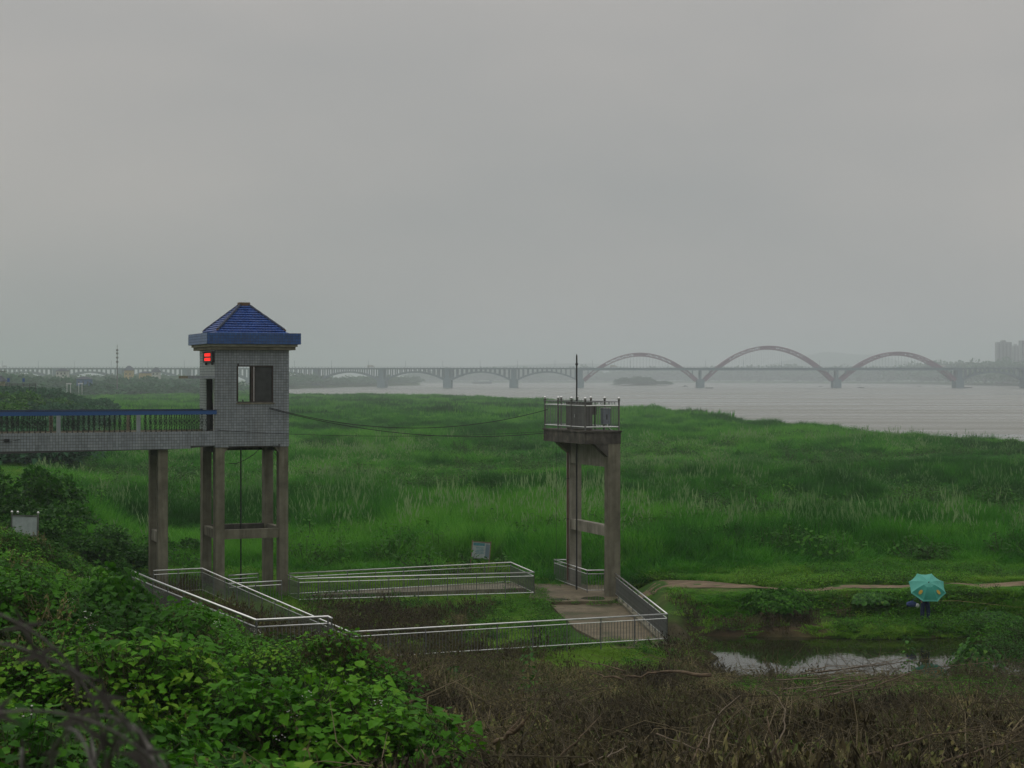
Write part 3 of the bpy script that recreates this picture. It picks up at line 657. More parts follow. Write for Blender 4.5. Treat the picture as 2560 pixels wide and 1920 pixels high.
MB().box(.27, .31, .785, .799, zf+.5, zf+.75).build('box_door_slot', DARK, eb)
sb = empty('switch_box', QO, A, 'small brown switch box on a post in the middle of the concrete platform', 'switch box')
MB().box(-.16, .10, 1.55, 1.72, zf+.72, zf+1.15).build('box_body', mat('brown_box', [(.3, (.05, .045, .04)), (.7, (.09, .08, .07))], .6), sb); MB().tube([(.05, 1.63, zf), (.05, 1.63, zf+.72)], .03, 6).build('leg', DARK, sb)
rod = empty('winch_rod', QO, A, 'tall black steel rod rising through the railed concrete platform', 'rod')
rx, ry = -.3, 3.0
MB().tube([(rx,ry,-.5),(rx,ry,11.0)], .04, 8).build('shaft', DARK, rod); MB().lathe((rx,ry,10.62), [(.045,0),(.07,.03),(.07,.08),(.045,.11)], 8).build('collar', DARK, rod); MB().lathe((rx,ry,11.0), [(.04,0),(.035,.1),(.01,.16)], 8).build('tip', DARK, rod)
MB().lathe((rx,ry,8.1), [(.045,0),(.08,.02),(.08,.1),(.045,.12)], 8).build('collar', DARK, rod)
tag(link('hanging_wire', MB().tube([(-.95, 4.0, .9), (-.95, 4.0, PZt-.6)], .009, 4).mesh('hanging_wire', CABLE), None, QO, rot=(0,0,A)), 'thin black wire hanging straight down below the left edge of the concrete platform', 'wire')

# overhead cables
def cable(p, q, sag, label, r=.014):
    pts = [p.lerp(q, k/24) - Vector((0, 0, sag*4*(k/24)*(1-k/24))) for k in range(25)]
    tag(MB().tube(pts, r, 5).build('overhead_cable', CABLE), label, 'cable', 'cables strung between the two towers')
def loc(o, x, y, z): return Vector((o.x + CA*x - SA*y, o.y + SA*x + CA*y, z))
tA = P(673, 1019, 78.75)
cable(tA, loc(QO, -1.2, 4.5, 8.45), .93, 'upper sagging black cable from the blue roofed house to the platform railing', .017)
cable(tA + Vector((0,0,-.05)), loc(QO, -1.25, 4.6, 7.3), .62, 'lower sagging black cable from the blue roofed house to the platform slab', .017)
cable(loc(TO, .1, -.05, 7.60), loc(QO, -1.25, 4.7, 7.36), .25, 'thin nearly straight black cable at floor level of the blue roofed house', .010)
wp = [P(572, 1158, 78.5), P(590, 1159, 78.8), P(612, 1150, 79.2), P(635, 1136, 80), P(650, 1120, 81)]
tag(MB().tube(wp, .018, 5).build('loose_cable', CABLE), 'loose black cable looping between the columns below the blue roofed house', 'cable')
wp = [P(680, 1121, 80.5), P(686, 1132, 80), P(694, 1141, 79.5)]
tag(MB().tube(wp, .018, 5).build('loose_cable', CABLE), 'short black cable end by the right columns of the blue roofed house', 'cable')
wp = [P(-30, 1100, 73.5), P(10, 1101, 74), P(28, 1103, 74.3), P(50, 1099, 74.6)]
MB().tube([TO*0 + p for p in wp], .012, 5).build('service_wire', CABLE)
bpy.data.objects['service_wire']['label'] = 'short black wire on the left end of the tiled footbridge girder'; bpy.data.objects['service_wire']['category'] = 'wire'

# ------------------------------------------------------------------ stainless railings
def railing(label, tops, h=1.05, rr=.032, gap=.17, post=1.45, closed=False, name='steel_railing', pick=.125):
    rt = empty(name, (tops[0].x, tops[0].y, tops[0].z - h), 0, label, 'railing', 'stainless steel railings round the yard')
    o = Vector((tops[0].x, tops[0].y, tops[0].z - h)); T = [p - o for p in tops]
    MB().tube(T, rr, 8).build('top_rail', STEEL, rt, smooth=True)
    MB().tube([p - Vector((0,0,gap)) for p in T], rr*.55, 6).build('middle_rail', STEEL, rt)
    MB().tube([p - Vector((0,0,h-.1)) for p in T], rr*.55, 6).build('bottom_rail', STEEL, rt)
    pm = MB().tube([(0,0,-h-.3),(0,0,-.01)], rr*.8, 6).mesh('post', STEELD)
    km = MB().tube([(0,0,-h+.1),(0,0,-gap)], .011, 4).mesh('picket', STEELD)
    for a, b in zip(T[:-1], T[1:]):
        L = (b-a).length; n = max(1, round(L/post))
        for k in range(n): link('post', pm, rt, a.lerp(b, k/n))
        m = max(2, int(L/pick))
        for k in range(1, m): link('picket', km, rt, a.lerp(b, k/m))
    link('post', pm, rt, T[-1])
    return rt
ZT = .79
railing('long front railing along the near side of the lower yard, ending at the pond', [PZ(878, 1580, ZT), PZ(1668, 1535, ZT)])
railing('railing slanting back from the pond corner to the foot of the platform tower', [PZ(1668, 1535, ZT), PZ(1535, 1431, ZT)])
railing('short angled railing round the feet of the platform tower', [PZ(1424, 1399.5, ZT), PZ(1386, 1399, ZT), PZ(1468, 1426, ZT), PZ(1511, 1425.5, ZT)])
railing('back railing of the long narrow enclosure right of the blue roofed tower', [PZ(724, 1434, ZT), PZ(1277, 1406, ZT), PZ(1335, 1431, ZT)])
railing('front railing of the long narrow enclosure right of the blue roofed tower', [PZ(1335, 1431, ZT), PZ(747, 1447, ZT), PZ(716, 1436, ZT)])
railing('railing crossing between the back columns of the blue roofed tower', [PZ(572, 1439, ZT), PZ(645, 1434, ZT)])
railing('railing crossing between the front columns of the blue roofed tower', [PZ(572, 1459, ZT), PZ(704, 1452, ZT)])
railing('long railing running from the footbridge pier down to the front corner of the yard', [P(384, 1427, 75), P(506, 1421, 76), PZ(875, 1580, ZT)])
ZU = 3.7
railing('thick railed upper landing at left, half hidden by green leaves', [PZ(330, 1428, ZU), PZ(383, 1450, ZU), PZ(641, 1550.5, ZU), PZ(820, 1541.5, ZU), PZ(829, 1546, ZU)], h=1.1, rr=.036, gap=.18, post=1.6, pick=.11)
# upper landing block and lower yard slabs
def slab(name, poly, z0, z1, m, label=None, cat=None):
    mb = MB(); mb.prism([(p.x, p.y) for p in poly], 2, z0, z1); o = mb.build(name, m)
    if cat: tag(o, label, cat)
    else: o['kind'] = 'structure'
    return o
UL = [PZ(383, 1450, ZU), PZ(641, 1550.5, ZU), PZ(826, 1541.5, ZU)]
back = UL[0] + (UL[2] - UL[1])
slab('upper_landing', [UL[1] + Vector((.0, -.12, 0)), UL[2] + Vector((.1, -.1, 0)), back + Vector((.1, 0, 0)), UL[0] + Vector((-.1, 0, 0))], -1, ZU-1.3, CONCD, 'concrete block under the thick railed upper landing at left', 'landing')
zf0 = -.28
slab('yard_paving', [PZ(1336, 1459, zf0), PZ(1530, 1462, zf0), PZ(1545, 1494, zf0), PZ(1530, 1502, zf0), PZ(1380, 1504, zf0), PZ(1322, 1492, zf0)], -.8, zf0, PAVE)
zf1 = -.42
slab('lower_paving', [PZ(1540, 1497, zf1), PZ(1672, 1616, zf1), PZ(1540, 1622, zf1), PZ(1440, 1572, zf1), PZ(1395, 1530, zf1), PZ(1374, 1508, zf1), PZ(1532, 1504, zf1)], -1.2, zf1, PAVE)
slab('kerb_strip', [PZ(1548, 1488, zf1+.12), PZ(1676, 1608, zf1+.12), PZ(1662, 1612, zf1+.12), PZ(1536, 1490, zf1+.12)], -1.2, zf1+.12, CONC)
zk = -.2
slab('enclosure_slab', [PZ(760, 1488, zk), PZ(1318, 1470, zk), PZ(1280, 1456, zk), PZ(900, 1474, zk)], -.8, zk, CONC)
WETM = water_mat('rain_puddle', (.05, .04, .03), .04, 3, .004, (1, 1, 1))
xw = RNG.uniform(0, 7.4, 1800); yw = RNG.uniform(64.5, 83, 1800); ed = np.minimum(np.abs(xw - np.interp(yw, [66, 70, 76, 80], [1.6, 1.9, 1.4, 1.2])), np.abs(yw - 66.2)) < .45; kk = ed | (np.abs(yw - 78.2 + .1*xw) < .16) & (xw > 1.2); xw, yw = xw[kk], yw[kk]; PAVEW = (xw, yw)
def puddle(u0, u1, v0, v1, z):
    c = PZ((u0+u1)/2, (v0+v1)/2, z); rx_ = (u1-u0)/2*c.y/F; ry_ = (PZ(u0, v0, z).y - PZ(u0, v1, z).y)/2
    pts = [(c.x + rx_*math.cos(t)*(1+.15*math.sin(3*t+u0)), c.y + ry_*math.sin(t)*(1+.12*math.cos(5*t))) for t in np.linspace(0, 2*math.pi, 26)[:-1]]
    sheet('puddle', pts, z, WETM)
puddle(1372, 1422, 1495.5, 1500.5, zf0+.005); puddle(1456, 1516, 1491, 1500, zf0+.006)

# ------------------------------------------------------------------ notice boards
def board(name, c, w_, h_, leg_, rz, lean, label, text, balls):
    r = empty(name, c, rz, label, 'sign'); r.rotation_euler = (0, lean, rz)
    MB().box(-w_/2, w_/2, -.02, .02, leg_, leg_+h_).build('panel', BOARD, r)
    for x in (-w_/2-.04, w_/2+.0): MB().box(x, x+.05, -.03, .03, -.3, leg_+h_+.1).build('leg', STEELD if balls else WOOD, r)
    MB().box(-w_/2-.02, w_/2+.03, -.035, -.021, leg_+h_, leg_+h_+.05).build('top_bar', STEELD if balls else WOOD, r)
    MB().box(-w_/2+.02, w_/2, -.035, -.021, leg_-.04, leg_).build('bottom_bar', STEELD, r)
    if balls:
        for x in (-w_/2-.02, -w_/2+.2, w_/2+.03): MB().lathe((x, 0, leg_+h_+.1), [(.02,0),(.05,.03),(.05,.07),(.015,.1)], 8).build('ball_cap', STEEL, r)
    if text:
        MB().box(-w_/2+.05, w_/2-.28, -.028, -.021, leg_+h_-.17, leg_+h_-.03).build('heading_strip', BOARDB, r)
        for k in range(5):
            mb = MB(); z = leg_+h_-.27-k*.075; x = -w_/2+.15+random.uniform(0,.1)
            while x < w_/2-.35: L = random.uniform(.03, .055); mb.box(x, x+L, -.026, -.021, z-.022, z+.018); x += L+.02
            mb.build('text_line', BOARDB, r)
        MB().box(w_/2-.22, w_/2-.015, -.0265, -.0211, leg_+.05, leg_+h_-.08).build('side_strip', mat('dull_blue_print', [(.3, (.13, .20, .25)), (.7, (.19, .26, .31))], .6), r)
c = P(1196, 1408, 89); c.z = -.5
board('notice_board', c, .93, .82, 1.05, R(8), R(5.0), 'tilted notice board with faint teal writing standing in the grass behind the enclosure', True, False)
c = P(60, 1372, 62)
board('notice_board', c, .93, .68, .5, R(-4), R(1.5), 'blank grey notice board with ball topped posts among scrub below the footbridge', False, True)

# ------------------------------------------------------------------ angler with umbrella
PY = 73.4; pc = P(2313, 1560, PY); pz = pc.z
def skin_body(name, verts, edges, radii, m, parent, sub=2):
    me = bpy.data.meshes.new(name); me.from_pydata(verts, edges, []); me.materials.append(m)
    o = bpy.data.objects.new(name, me); COL.objects.link(o); o.parent = parent
    sk = o.modifiers.new('skin', 'SKIN'); sk.use_smooth_shade = True
    for i, r_ in enumerate(radii): me.skin_vertices[0].data[i].radius = (r_, r_) if not isinstance(r_, tuple) else r_
    me.skin_vertices[0].data[0].use_root = True
    ss = o.modifiers.new('sub', 'SUBSURF'); ss.levels = sub; ss.render_levels = sub
    return o
per = empty('person', (pc.x, PY, pz), 0, 'person in dark clothes standing on the pond bank half hidden under a turquoise umbrella', 'person')
# facing the camera (-y); body leans a little
V_ = [(0,0,.95),(0,-.01,1.15),(0,-.02,1.38),(0,-.03,1.50),(0,-.05,1.60),(0,-.05,1.70),
      (.10,0,.90),(.13,-.03,.50),(.14,.02,.10),(.14,-.12,.04),
      (-.10,0,.90),(-.13,-.02,.50),(-.13,.03,.10),(-.14,-.11,.04),
      (.19,-.02,1.42),(.27,-.06,1.17),(.20,-.28,1.08),(.17,-.35,1.09),
      (-.19,-.02,1.42),(-.28,-.05,1.18),(-.26,-.24,1.02),(-.25,-.31,1.01)]
E_ = [(0,1),(1,2),(2,3),(3,4),(4,5),(0,6),(6,7),(7,8),(8,9),(0,10),(10,11),(11,12),(12,13),(2,14),(14,15),(15,16),(16,17),(2,18),(18,19),(19,20),(20,21)]
Rr = [(.16,.11),(.15,.10),(.18,.11),.06,.085,.075,.115,.088,.062,.04,.115,.088,.062,.04,.065,.05,.035,.03,.065,.05,.035,.03]
body = skin_body('body', V_, E_, Rr, NAVY, per)
# head over the neck with face, hair, hands, jacket, shoes
hd = MB(); hd.lathe((0,-.05,1.56), [(.03,0),(.06,.02),(.082,.07),(.09,.13),(.082,.19),(.05,.235),(.01,.25)], 12); hd.build('head', SKIN, per, smooth=True)
hh = MB(); hh.lathe((0,-.038,1.635), [(.088,0),(.10,.06),(.094,.13),(.06,.18),(.01,.195)], 12); hh.build('hair', HAIR, per, smooth=True)
MB().box(-.012,.012,-.162,-.13,1.655,1.69).build('nose', SKIN, per)
for sx in (-1, 1):
    MB().box(sx*.035-.012, sx*.035+.012, -.142, -.128, 1.70, 1.712).build('eye', HAIR, per); MB().box(sx*.092-.008, sx*.092+.008, -.07, -.03, 1.64, 1.70).build('ear', SKIN, per)
MB().box(-.022,.022,-.143,-.125,1.615,1.625).build('mouth', JACK, per)
jk = MB(); prof = [(.175,.0,.92),(.185,.01,1.05),(.17,.0,1.2),(.20,-.01,1.36),(.19,-.02,1.45),(.08,-.03,1.52)]
vs = []; n = 14
for (r_, yo, z) in prof:
    for k in range(n): a = 2*math.pi*k/n; vs.append((r_*math.cos(a), yo + r_*.66*math.sin(a), z))
jk.add(vs, [(i*n+k, i*n+(k+1)%n, (i+1)*n+(k+1)%n, (i+1)*n+k) for i in range(len(prof)-1) for k in range(n)])
jk.build('jacket', JACK, per, smooth=True)
def hand(o, sx):
    hm = MB(); hm.lathe((o[0], o[1], o[2]-.03), [(.012,0),(.03,.015),(.032,.05),(.02,.07)], 8)
    for k in range(4):
        x = o[0] + (k-1.5)*.017; hm.tube([(x,o[1]-.02,o[2]+.0),(x,o[1]-.06,o[2]-.005),(x,o[1]-.07,o[2]-.035),(x,o[1]-.045,o[2]-.05)], [.009,.0085,.008,.006], 5)
    hm.tube([(o[0]-sx*.03,o[1]-.0,o[2]-.01),(o[0]-sx*.045,o[1]-.035,o[2]+.0),(o[0]-sx*.03,o[1]-.06,o[2]-.01)], [.011,.01,.008], 5)
    hm.build('hand', SKIN, per)
hand((.17,-.37,1.09), 1); hand((-.25,-.33,1.01), -1)
for sx in (-1, 1):
    s_ = MB(); s_.add([(sx*.14-.05,-.20,0),(sx*.14+.05,-.20,0),(sx*.14+.045,.08,0),(sx*.14-.045,.08,0),(sx*.14-.04,-.17,.06),(sx*.14+.04,-.17,.06),(sx*.14+.045,.08,.11),(sx*.14-.045,.08,.11)],
        [(3,2,1,0),(4,5,6,7),(0,1,5,4),(1,2,6,5),(2,3,7,6),(3,0,4,7)]); s_.build('shoe', SHOE, per)
# umbrella
um = empty('umbrella', (pc.x+.02, PY-.30, pz+1.62), 0, 'open turquoise umbrella with two ochre spots, held tilted towards the water', 'umbrella')
um.rotation_euler = (R(45), 0, 0)
RU, HU = .82, .34; rings = 7
def upt(k, r, ):
    a = 2*math.pi*(k)/8 + math.pi/8
    return a
def canopy(mb, k, r0, r1, off=0, sub=6):
    vs = []; nr = 5
    for j in range(nr+1):
        t = r0 + (r1-r0)*j/nr
        for i in range(sub+1):
            a0 = 2*math.pi*k/8 + math.pi/8; a1 = a0 + 2*math.pi/8; q = i/sub
            ax = (math.cos(a0)*(1-q)+math.cos(a1)*q, math.sin(a0)*(1-q)+math.sin(a1)*q); sag = 4*q*(1-q)
            rr_ = t*(1 - .045*sag*t)
            z = HU*(1-t**1.9) - .035*sag*t + off
            vs.append((ax[0]*RU*rr_, ax[1]*RU*rr_, z))
    w_ = sub+1
    mb.add(vs, [(j*w_+i, j*w_+i+1, (j+1)*w_+i+1, (j+1)*w_+i) for j in range(nr) for i in range(sub)])
for k in range(8):
    mb = MB(); canopy(mb, k, .03, 1.0); pn = mb.build('canopy_panel', UMB, um, smooth=True)
    lower = k in (4, 5, 6)
    if k in (4, 5, 6):                       # deeper green band laid over the lower panels
        mb = MB(); canopy(mb, k, .30, .93, .003); mb.build('deeper_band', UMBD, pn, smooth=True)
    if k in (4, 6):
        mb = MB(); a = 2*math.pi*(k+.5)/8 + math.pi/8; t = .72; z = HU*(1-t**1.9) - .0
        cx_, cy_ = math.cos(a)*RU*t*.92, math.sin(a)*RU*t*.92
        sl = HU*1.9*t**.9/RU
        vs = [(cx_,cy_,z+.012)]
        for i in range(12):
            th_ = 2*math.pi*i/12; dr = .10*math.cos(th_); dt = .075*math.sin(th_)
            vs.append((cx_+math.cos(a)*dr-math.sin(a)*dt, cy_+math.sin(a)*dr+math.cos(a)*dt, z+.012-sl*dr))
        mb.add(vs, [(0, i+1, (i+1)%12+1) for i in range(12)]); mb.build('ochre_spot', UMBY, pn)
for k in range(8):
    a = 2*math.pi*k/8 + math.pi/8
    MB().tube([(math.cos(a)*RU*t, math.sin(a)*RU*t, HU*(1-t**1.9)-.008) for t in np.linspace(.03, 1, 6)], .004, 4).build('rib', STEELD, um)
MB().tube([(0,0,HU+.07),(0,0,-.55)], .008, 6).build('shaft', STEELD, um); MB().lathe((0,0,HU), [(.02,0),(.018,.02),(.008,.08)], 8).build('ferrule', DARK, um)
MB().tube([(0,0,-.45),(0,0,-.57)], .016, 6).build('grip', DARK, um)
tag(MB().tube([(pc.x+.18, PY-.38, pz+1.05), (pc.x+1.2, PY-.9, pz+1.12), (pc.x+2.6, PY-1.6, pz+1.05), (pc.x+3.6, PY-2.1, pz+.98)], [.014,.010,.006,.003], 6).build('fishing_rod', mat('bamboo', [(.3,(.20,.17,.06)),(.7,(.3,.26,.1))], .6)), 'thin tan fishing rod reaching right from the person under the umbrella', 'fishing rod')
bg = empty('shoulder_bag', (pc.x-.62, PY-.1, pz+.75), 0, 'blue and white bag hanging beside the person under the umbrella', 'bag')
b_ = MB(); b_.lathe((0,0,0), [(.02,0),(.16,.03),(.2,.12),(.16,.21),(.05,.25)], 10); o_ = b_.build('bag_body', BAGB, bg, smooth=True); o_.scale = (1.2,.6,1)
b_ = MB(); b_.lathe((.25,-.05,-.02), [(.02,0),(.08,.04),(.09,.12),(.04,.18)], 8); b_.build('white_pouch', WHITE, bg, smooth=True)
MB().tube([(0,0,.24),(.2,-.02,.4),(.37,-.02,.62)], .014, 5).build('strap', BAGB, bg)

# ------------------------------------------------------------------ the arch bridge
BK = .4797
BO = Vector((170*BK, 4240*BK, 0)); BA = math.asin(-.0534)
bridge = empty('arch_bridge', BO, BA, 'long road bridge over the river with three big red steel arches and smaller concrete arches', 'bridge')
piers = [0, 144, 306, 450]; left = [-80*k for k in range(1, 14)]; right = [450+80*k for k in range(1, 8)]
DT = 22.5; BWd = 24.0
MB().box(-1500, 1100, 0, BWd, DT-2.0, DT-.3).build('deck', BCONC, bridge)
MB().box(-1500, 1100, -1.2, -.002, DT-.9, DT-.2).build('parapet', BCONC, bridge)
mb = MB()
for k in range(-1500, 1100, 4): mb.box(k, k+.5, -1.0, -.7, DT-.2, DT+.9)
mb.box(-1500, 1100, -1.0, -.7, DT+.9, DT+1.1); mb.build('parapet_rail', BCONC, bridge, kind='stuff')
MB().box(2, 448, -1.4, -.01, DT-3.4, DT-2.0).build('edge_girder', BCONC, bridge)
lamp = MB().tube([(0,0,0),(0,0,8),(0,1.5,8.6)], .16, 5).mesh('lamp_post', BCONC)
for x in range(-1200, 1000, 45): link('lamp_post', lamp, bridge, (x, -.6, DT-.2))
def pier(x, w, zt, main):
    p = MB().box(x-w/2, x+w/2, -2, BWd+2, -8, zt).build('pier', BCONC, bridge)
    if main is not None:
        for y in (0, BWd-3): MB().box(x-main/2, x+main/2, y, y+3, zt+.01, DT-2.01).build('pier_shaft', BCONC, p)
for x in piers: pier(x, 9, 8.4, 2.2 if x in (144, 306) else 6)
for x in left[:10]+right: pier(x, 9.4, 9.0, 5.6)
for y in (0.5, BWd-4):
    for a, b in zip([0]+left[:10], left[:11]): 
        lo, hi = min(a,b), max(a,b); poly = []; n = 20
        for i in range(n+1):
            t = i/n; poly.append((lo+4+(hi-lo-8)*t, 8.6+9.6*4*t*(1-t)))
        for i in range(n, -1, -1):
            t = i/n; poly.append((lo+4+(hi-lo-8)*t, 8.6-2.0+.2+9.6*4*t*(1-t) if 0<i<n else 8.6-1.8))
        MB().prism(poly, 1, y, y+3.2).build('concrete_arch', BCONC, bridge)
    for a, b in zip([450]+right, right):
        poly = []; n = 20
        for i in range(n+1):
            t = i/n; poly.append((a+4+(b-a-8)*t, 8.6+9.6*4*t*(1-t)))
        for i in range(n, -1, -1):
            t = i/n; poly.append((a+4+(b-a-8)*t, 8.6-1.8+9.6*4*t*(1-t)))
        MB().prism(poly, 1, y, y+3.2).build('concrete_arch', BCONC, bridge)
colm = MB().box(-.7, .7, 0, 2.6, -1, 0).mesh('spandrel_column', BCONC)
for a, b in [(x+80, x) for x in left[:11]] + [(x, x-80) for x in right]:
    lo, hi = min(a,b), max(a,b)
    for k in range(1, 14):
        x = lo + 80*k/14; t = (x-lo-4)/72
        if t <= 0 or t >= 1: continue
        zt = 8.6+9.6*4*t*(1-t); hgt = DT-2.0-zt
        if hgt < .6: continue
        for y in (.8, BWd-3.6):
            link('spandrel_column', colm, bridge, (x, y, DT-2.0), scale=(1,1,hgt))
for (a, b, crown) in ((0, 144, 39.8), (144, 306, 48.0), (306, 450, 40.8)):
    a2, b2 = a+3.5, b-3.5; z0 = 8.4; n = 36; ribs = []
    for y in (1.0, BWd-2.5):
        for face in (0, 1.8):
            top = []; bot = []
            for i in range(n+1):
                t = i/n; x = a2+(b2-a2)*t; z = z0+(crown-z0)*4*t*(1-t); sl = (crown-z0)*4*(1-2*t)/(b2-a2); nn = Vector((-sl, 0, 1)).normalized()
                top.append(Vector((x, y+face, z))+nn*0); bot.append(Vector((x, y+face, z))-nn*3.4)
            mb = MB(); mb.tube(top, .62, 6); mb.tube(bot, .62, 6)
            for i in range(n): mb.tube([bot[i], top[i+1]] if i % 2 else [top[i], bot[i+1]], .26, 4, cap=False); mb.tube([top[i], bot[i]], .2, 4, cap=False)
            rib = mb.build('arch_rib', BRED, bridge)
            for (t0, t1) in ((0, .05), (.12, .2), (.45, .55), (.80, .88), (.95, 1.0)):      # plated panels
                i0, i1 = int(t0*n), int(t1*n+.5)
                for i in range(i0, i1):
                    if face == 0: MB().add([top[i]+Vector((0,-.1,0)), top[i+1]+Vector((0,-.1,0)), bot[i+1]+Vector((0,-.1,0)), bot[i]+Vector((0,-.1,0)), top[i], top[i+1], bot[i+1], bot[i]], [(0,1,2,3),(7,6,5,4),(0,4,5,1),(3,2,6,7)]).build('plate', BRED, rib)
    hang = MB().tube([(0,0,0),(0,0,-1)], .05, 4).mesh('hanger', BCONC)
    for i in range(3, n-2):
        t = i/n; x = a2+(b2-a2)*t; z = z0+(crown-z0)*4*t*(1-t)-3.4
        if z > DT+1:
            for y in (1.9, BWd-1.6): link('hanger', hang, bridge, (x, y, z), scale=(1,1,z-DT+.2))
        if i % 4 == 0 and z > DT+6: MB().tube([(x, 1.9, z+1.7), (x, BWd-1.6, z+1.7)], .55, 5).build('cross_brace', BRED, bridge)
    for t in (.045, .085, .915, .955):
        x = a2+(b2-a2)*t; z = z0+(crown-z0)*4*t*(1-t)
        MB().box(x-.5, x+.5, 1.2, 3, z-.6, DT-2.0).build('spandrel_post', BCONC, bridge)
# vehicles on the bridge deck
truck = MB(); truck.box(-4, 2, 0, 2.4, .9, 3.4); truck.box(2.2, 4, .1, 2.3, .8, 2.8); 
for x in (-3, -1.8, 3): truck.prism([(x+.5*math.cos(t), .5+.5*math.sin(t)) for t in np.linspace(0, 2*math.pi, 9)[:-1]], 1, .1, 2.3)
tme = truck.mesh('truck', HOUSEW)
for c_, l_ in ((-253, 'pale truck crossing the bridge above the second concrete pier seen left'), (40, 'pale truck crossing the bridge near the foot of the left red arch'), (430, 'pale truck crossing the bridge near the right end of the red arches')):
    p = Vector((BO.x + c_*math.cos(BA) - 2*math.sin(BA), BO.y + c_*math.sin(BA) + 2*math.cos(BA), DT-.29))
    tag(link('truck', tme, None, p, rot=(0,0,BA)), l_, 'truck')

# ------------------------------------------------------------------ boats, island, far banks
def boat(u, y, L, label, cabin=True):
    x = (u-1280)/F*y; r = empty('boat', (x, y, WATER), 0, label, 'boat', 'small boats on the river')
    h = L*.07+.25
    vs = []
    for t, wd, zz in ((-.5,.45,h*1.25),(-.25,.9,h),(.15,1,h),(.38,.7,h*1.15),(.5,.1,h*1.6)): vs += [(t*L,-wd*L*.11,zz),(t*L,wd*L*.11,zz),(t*L*.93,-wd*L*.05,-.3),(t*L*.93,wd*L*.05,-.3)]
    fs = [(0,2,3,1),(16,17,19,18)]
    for i in range(4): a = i*4; fs += [(a,a+4,a+6,a+2),(a+1,a+3,a+7,a+5),(a,a+1,a+5,a+4),(a+2,a+6,a+7,a+3)]
    MB().add(vs, fs).build('hull', BOAT, r)
    if cabin:
        cb = MB().box(-.25*L, .0, -.06*L, .06*L, h, h+1.3).build('cabin', BOAT, r); MB().box(-.27*L, .02*L, -.07*L, .07*L, h+1.301, h+1.45).build('cabin_roof', BOAT, cb)
    else: MB().tube([(0,0,h),(0,0,h+.9),(.02,0,h+1.45)], [.3,.28,.14], 6).build('boatman', BOAT, r)
boat(1714, 2300, 7, 'small boat with a cabin just right of the wooded islet', True)
boat(1773, 1930, 9, 'dark flat boat beside the pier between left and middle red arches', False)
boat(2051, 2330, 6, 'tiny boat left of the pier between middle and right red arches', False)
boat(2152, 1990, 8, 'low dark boat under the left end of the right red arch', False)
boat(2147, 2700, 5, 'tiniest boat, farther off under the left end of the right red arch', False)
boat(2299, 2340, 5.5, 'tiny boat under the right half of the right red arch', False)
boat(2420, 1985, 10, 'long dark boat moored by the rightmost pier of the red arches', False)
bx = (1205-1280)/F*3500
bb = empty('barge', (bx, 3500, WATER), 0, 'long faint barge far up the river behind the concrete arches', 'barge')
MB().prism([(-20,0),(-22,3),(22,3),(19,-.5),(-18,-.5)], 1, 0, 8).build('hull', BOAT, bb); MB().box(-16,14,1,7,3.01,4.4).build('cargo', BCONC, bb); MB().box(15,20,1,7,3.01,7).build('wheelhouse', BCONC, bb)

# ------------------------------------------------------------------ plant prototypes
def blade_clump(name, nb, hmin, hmax, spread, wid, m, seg=3, lean=.35, plume=0, pm=None):
    mb = MB(); mats = [m] + ([pm] if pm else [])
    for i in range(nb):
        r_ = spread*math.sqrt(random.random()); a = random.uniform(0, 2*math.pi); bx_, by_ = r_*math.cos(a), r_*math.sin(a)
        h = random.uniform(hmin, hmax); d = random.uniform(0, 2*math.pi); ln = lean*h*random.uniform(.3, 1.3); w_ = wid*random.uniform(.6, 1.3); fa = d + random.uniform(-1, 1) + math.pi/2
        vs = []
        for k in range(seg+1):
            t = k/seg; cx_ = bx_ + math.cos(d)*ln*t**1.9; cy_ = by_ + math.sin(d)*ln*t**1.9; z = h*(t - .22*lean*t**3); ww = w_*(1-t**2)*.5 + .001
            vs += [(cx_-math.cos(fa)*ww, cy_-math.sin(fa)*ww, z), (cx_+math.cos(fa)*ww, cy_+math.sin(fa)*ww, z)]
        mb.cur = 0; mb.add(vs, [(2*k, 2*k+1, 2*k+3, 2*k+2) for k in range(seg)])
        if random.random() < plume:
            x, y, z = bx_+math.cos(d)*ln*.5, by_+math.sin(d)*ln*.5, h*.98; mb.cur = 1; q = .035
            mb.add([(x-q*.3,y,z),(x+q,y,z+.10*h),(x+math.cos(d)*.1,y+math.sin(d)*.1,z+.26*h),(x-q,y,z+.12*h)], [(0,1,2,3)])
    return proto(mb.mesh(name, mats))
REED = [blade_clump('reed_clump', 85, .40, 1.05, .45, .045, GRASS, lean=.75) for _ in range(4)]
REEDP = [blade_clump('plumed_reed_clump', 70, .45, 1.05, .45, .042, GRASS, lean=.7, plume=.22, pm=PLUME) for _ in range(2)]
FARR = [blade_clump('far_reed_clump', 110, .5, 1.0, 1.6, .14, GRASS, lean=.25, seg=2) for _ in range(3)]
TUFT = [blade_clump('grass_tuft', 60, .35, 1.0, .45, .035, SHORT, lean=.8) for _ in range(3)]
def leafpts(L, W, lobes):
    if lobes:                                    # five lobed outline
        o = [(0,0),(.30,-.06),(.55,.12),(.42,.28),(.58,.50),(.30,.64),(0,1.0),(-.30,.64),(-.58,.50),(-.42,.28),(-.55,.12),(-.30,-.06)]
    else: o = [(0,0),(.26,-.05),(.5,.18),(.48,.45),(.25,.78),(0,1.05),(-.25,.78),(-.48,.45),(-.5,.18),(-.26,-.05)]
    return [(x*W, y*L) for x, y in o]
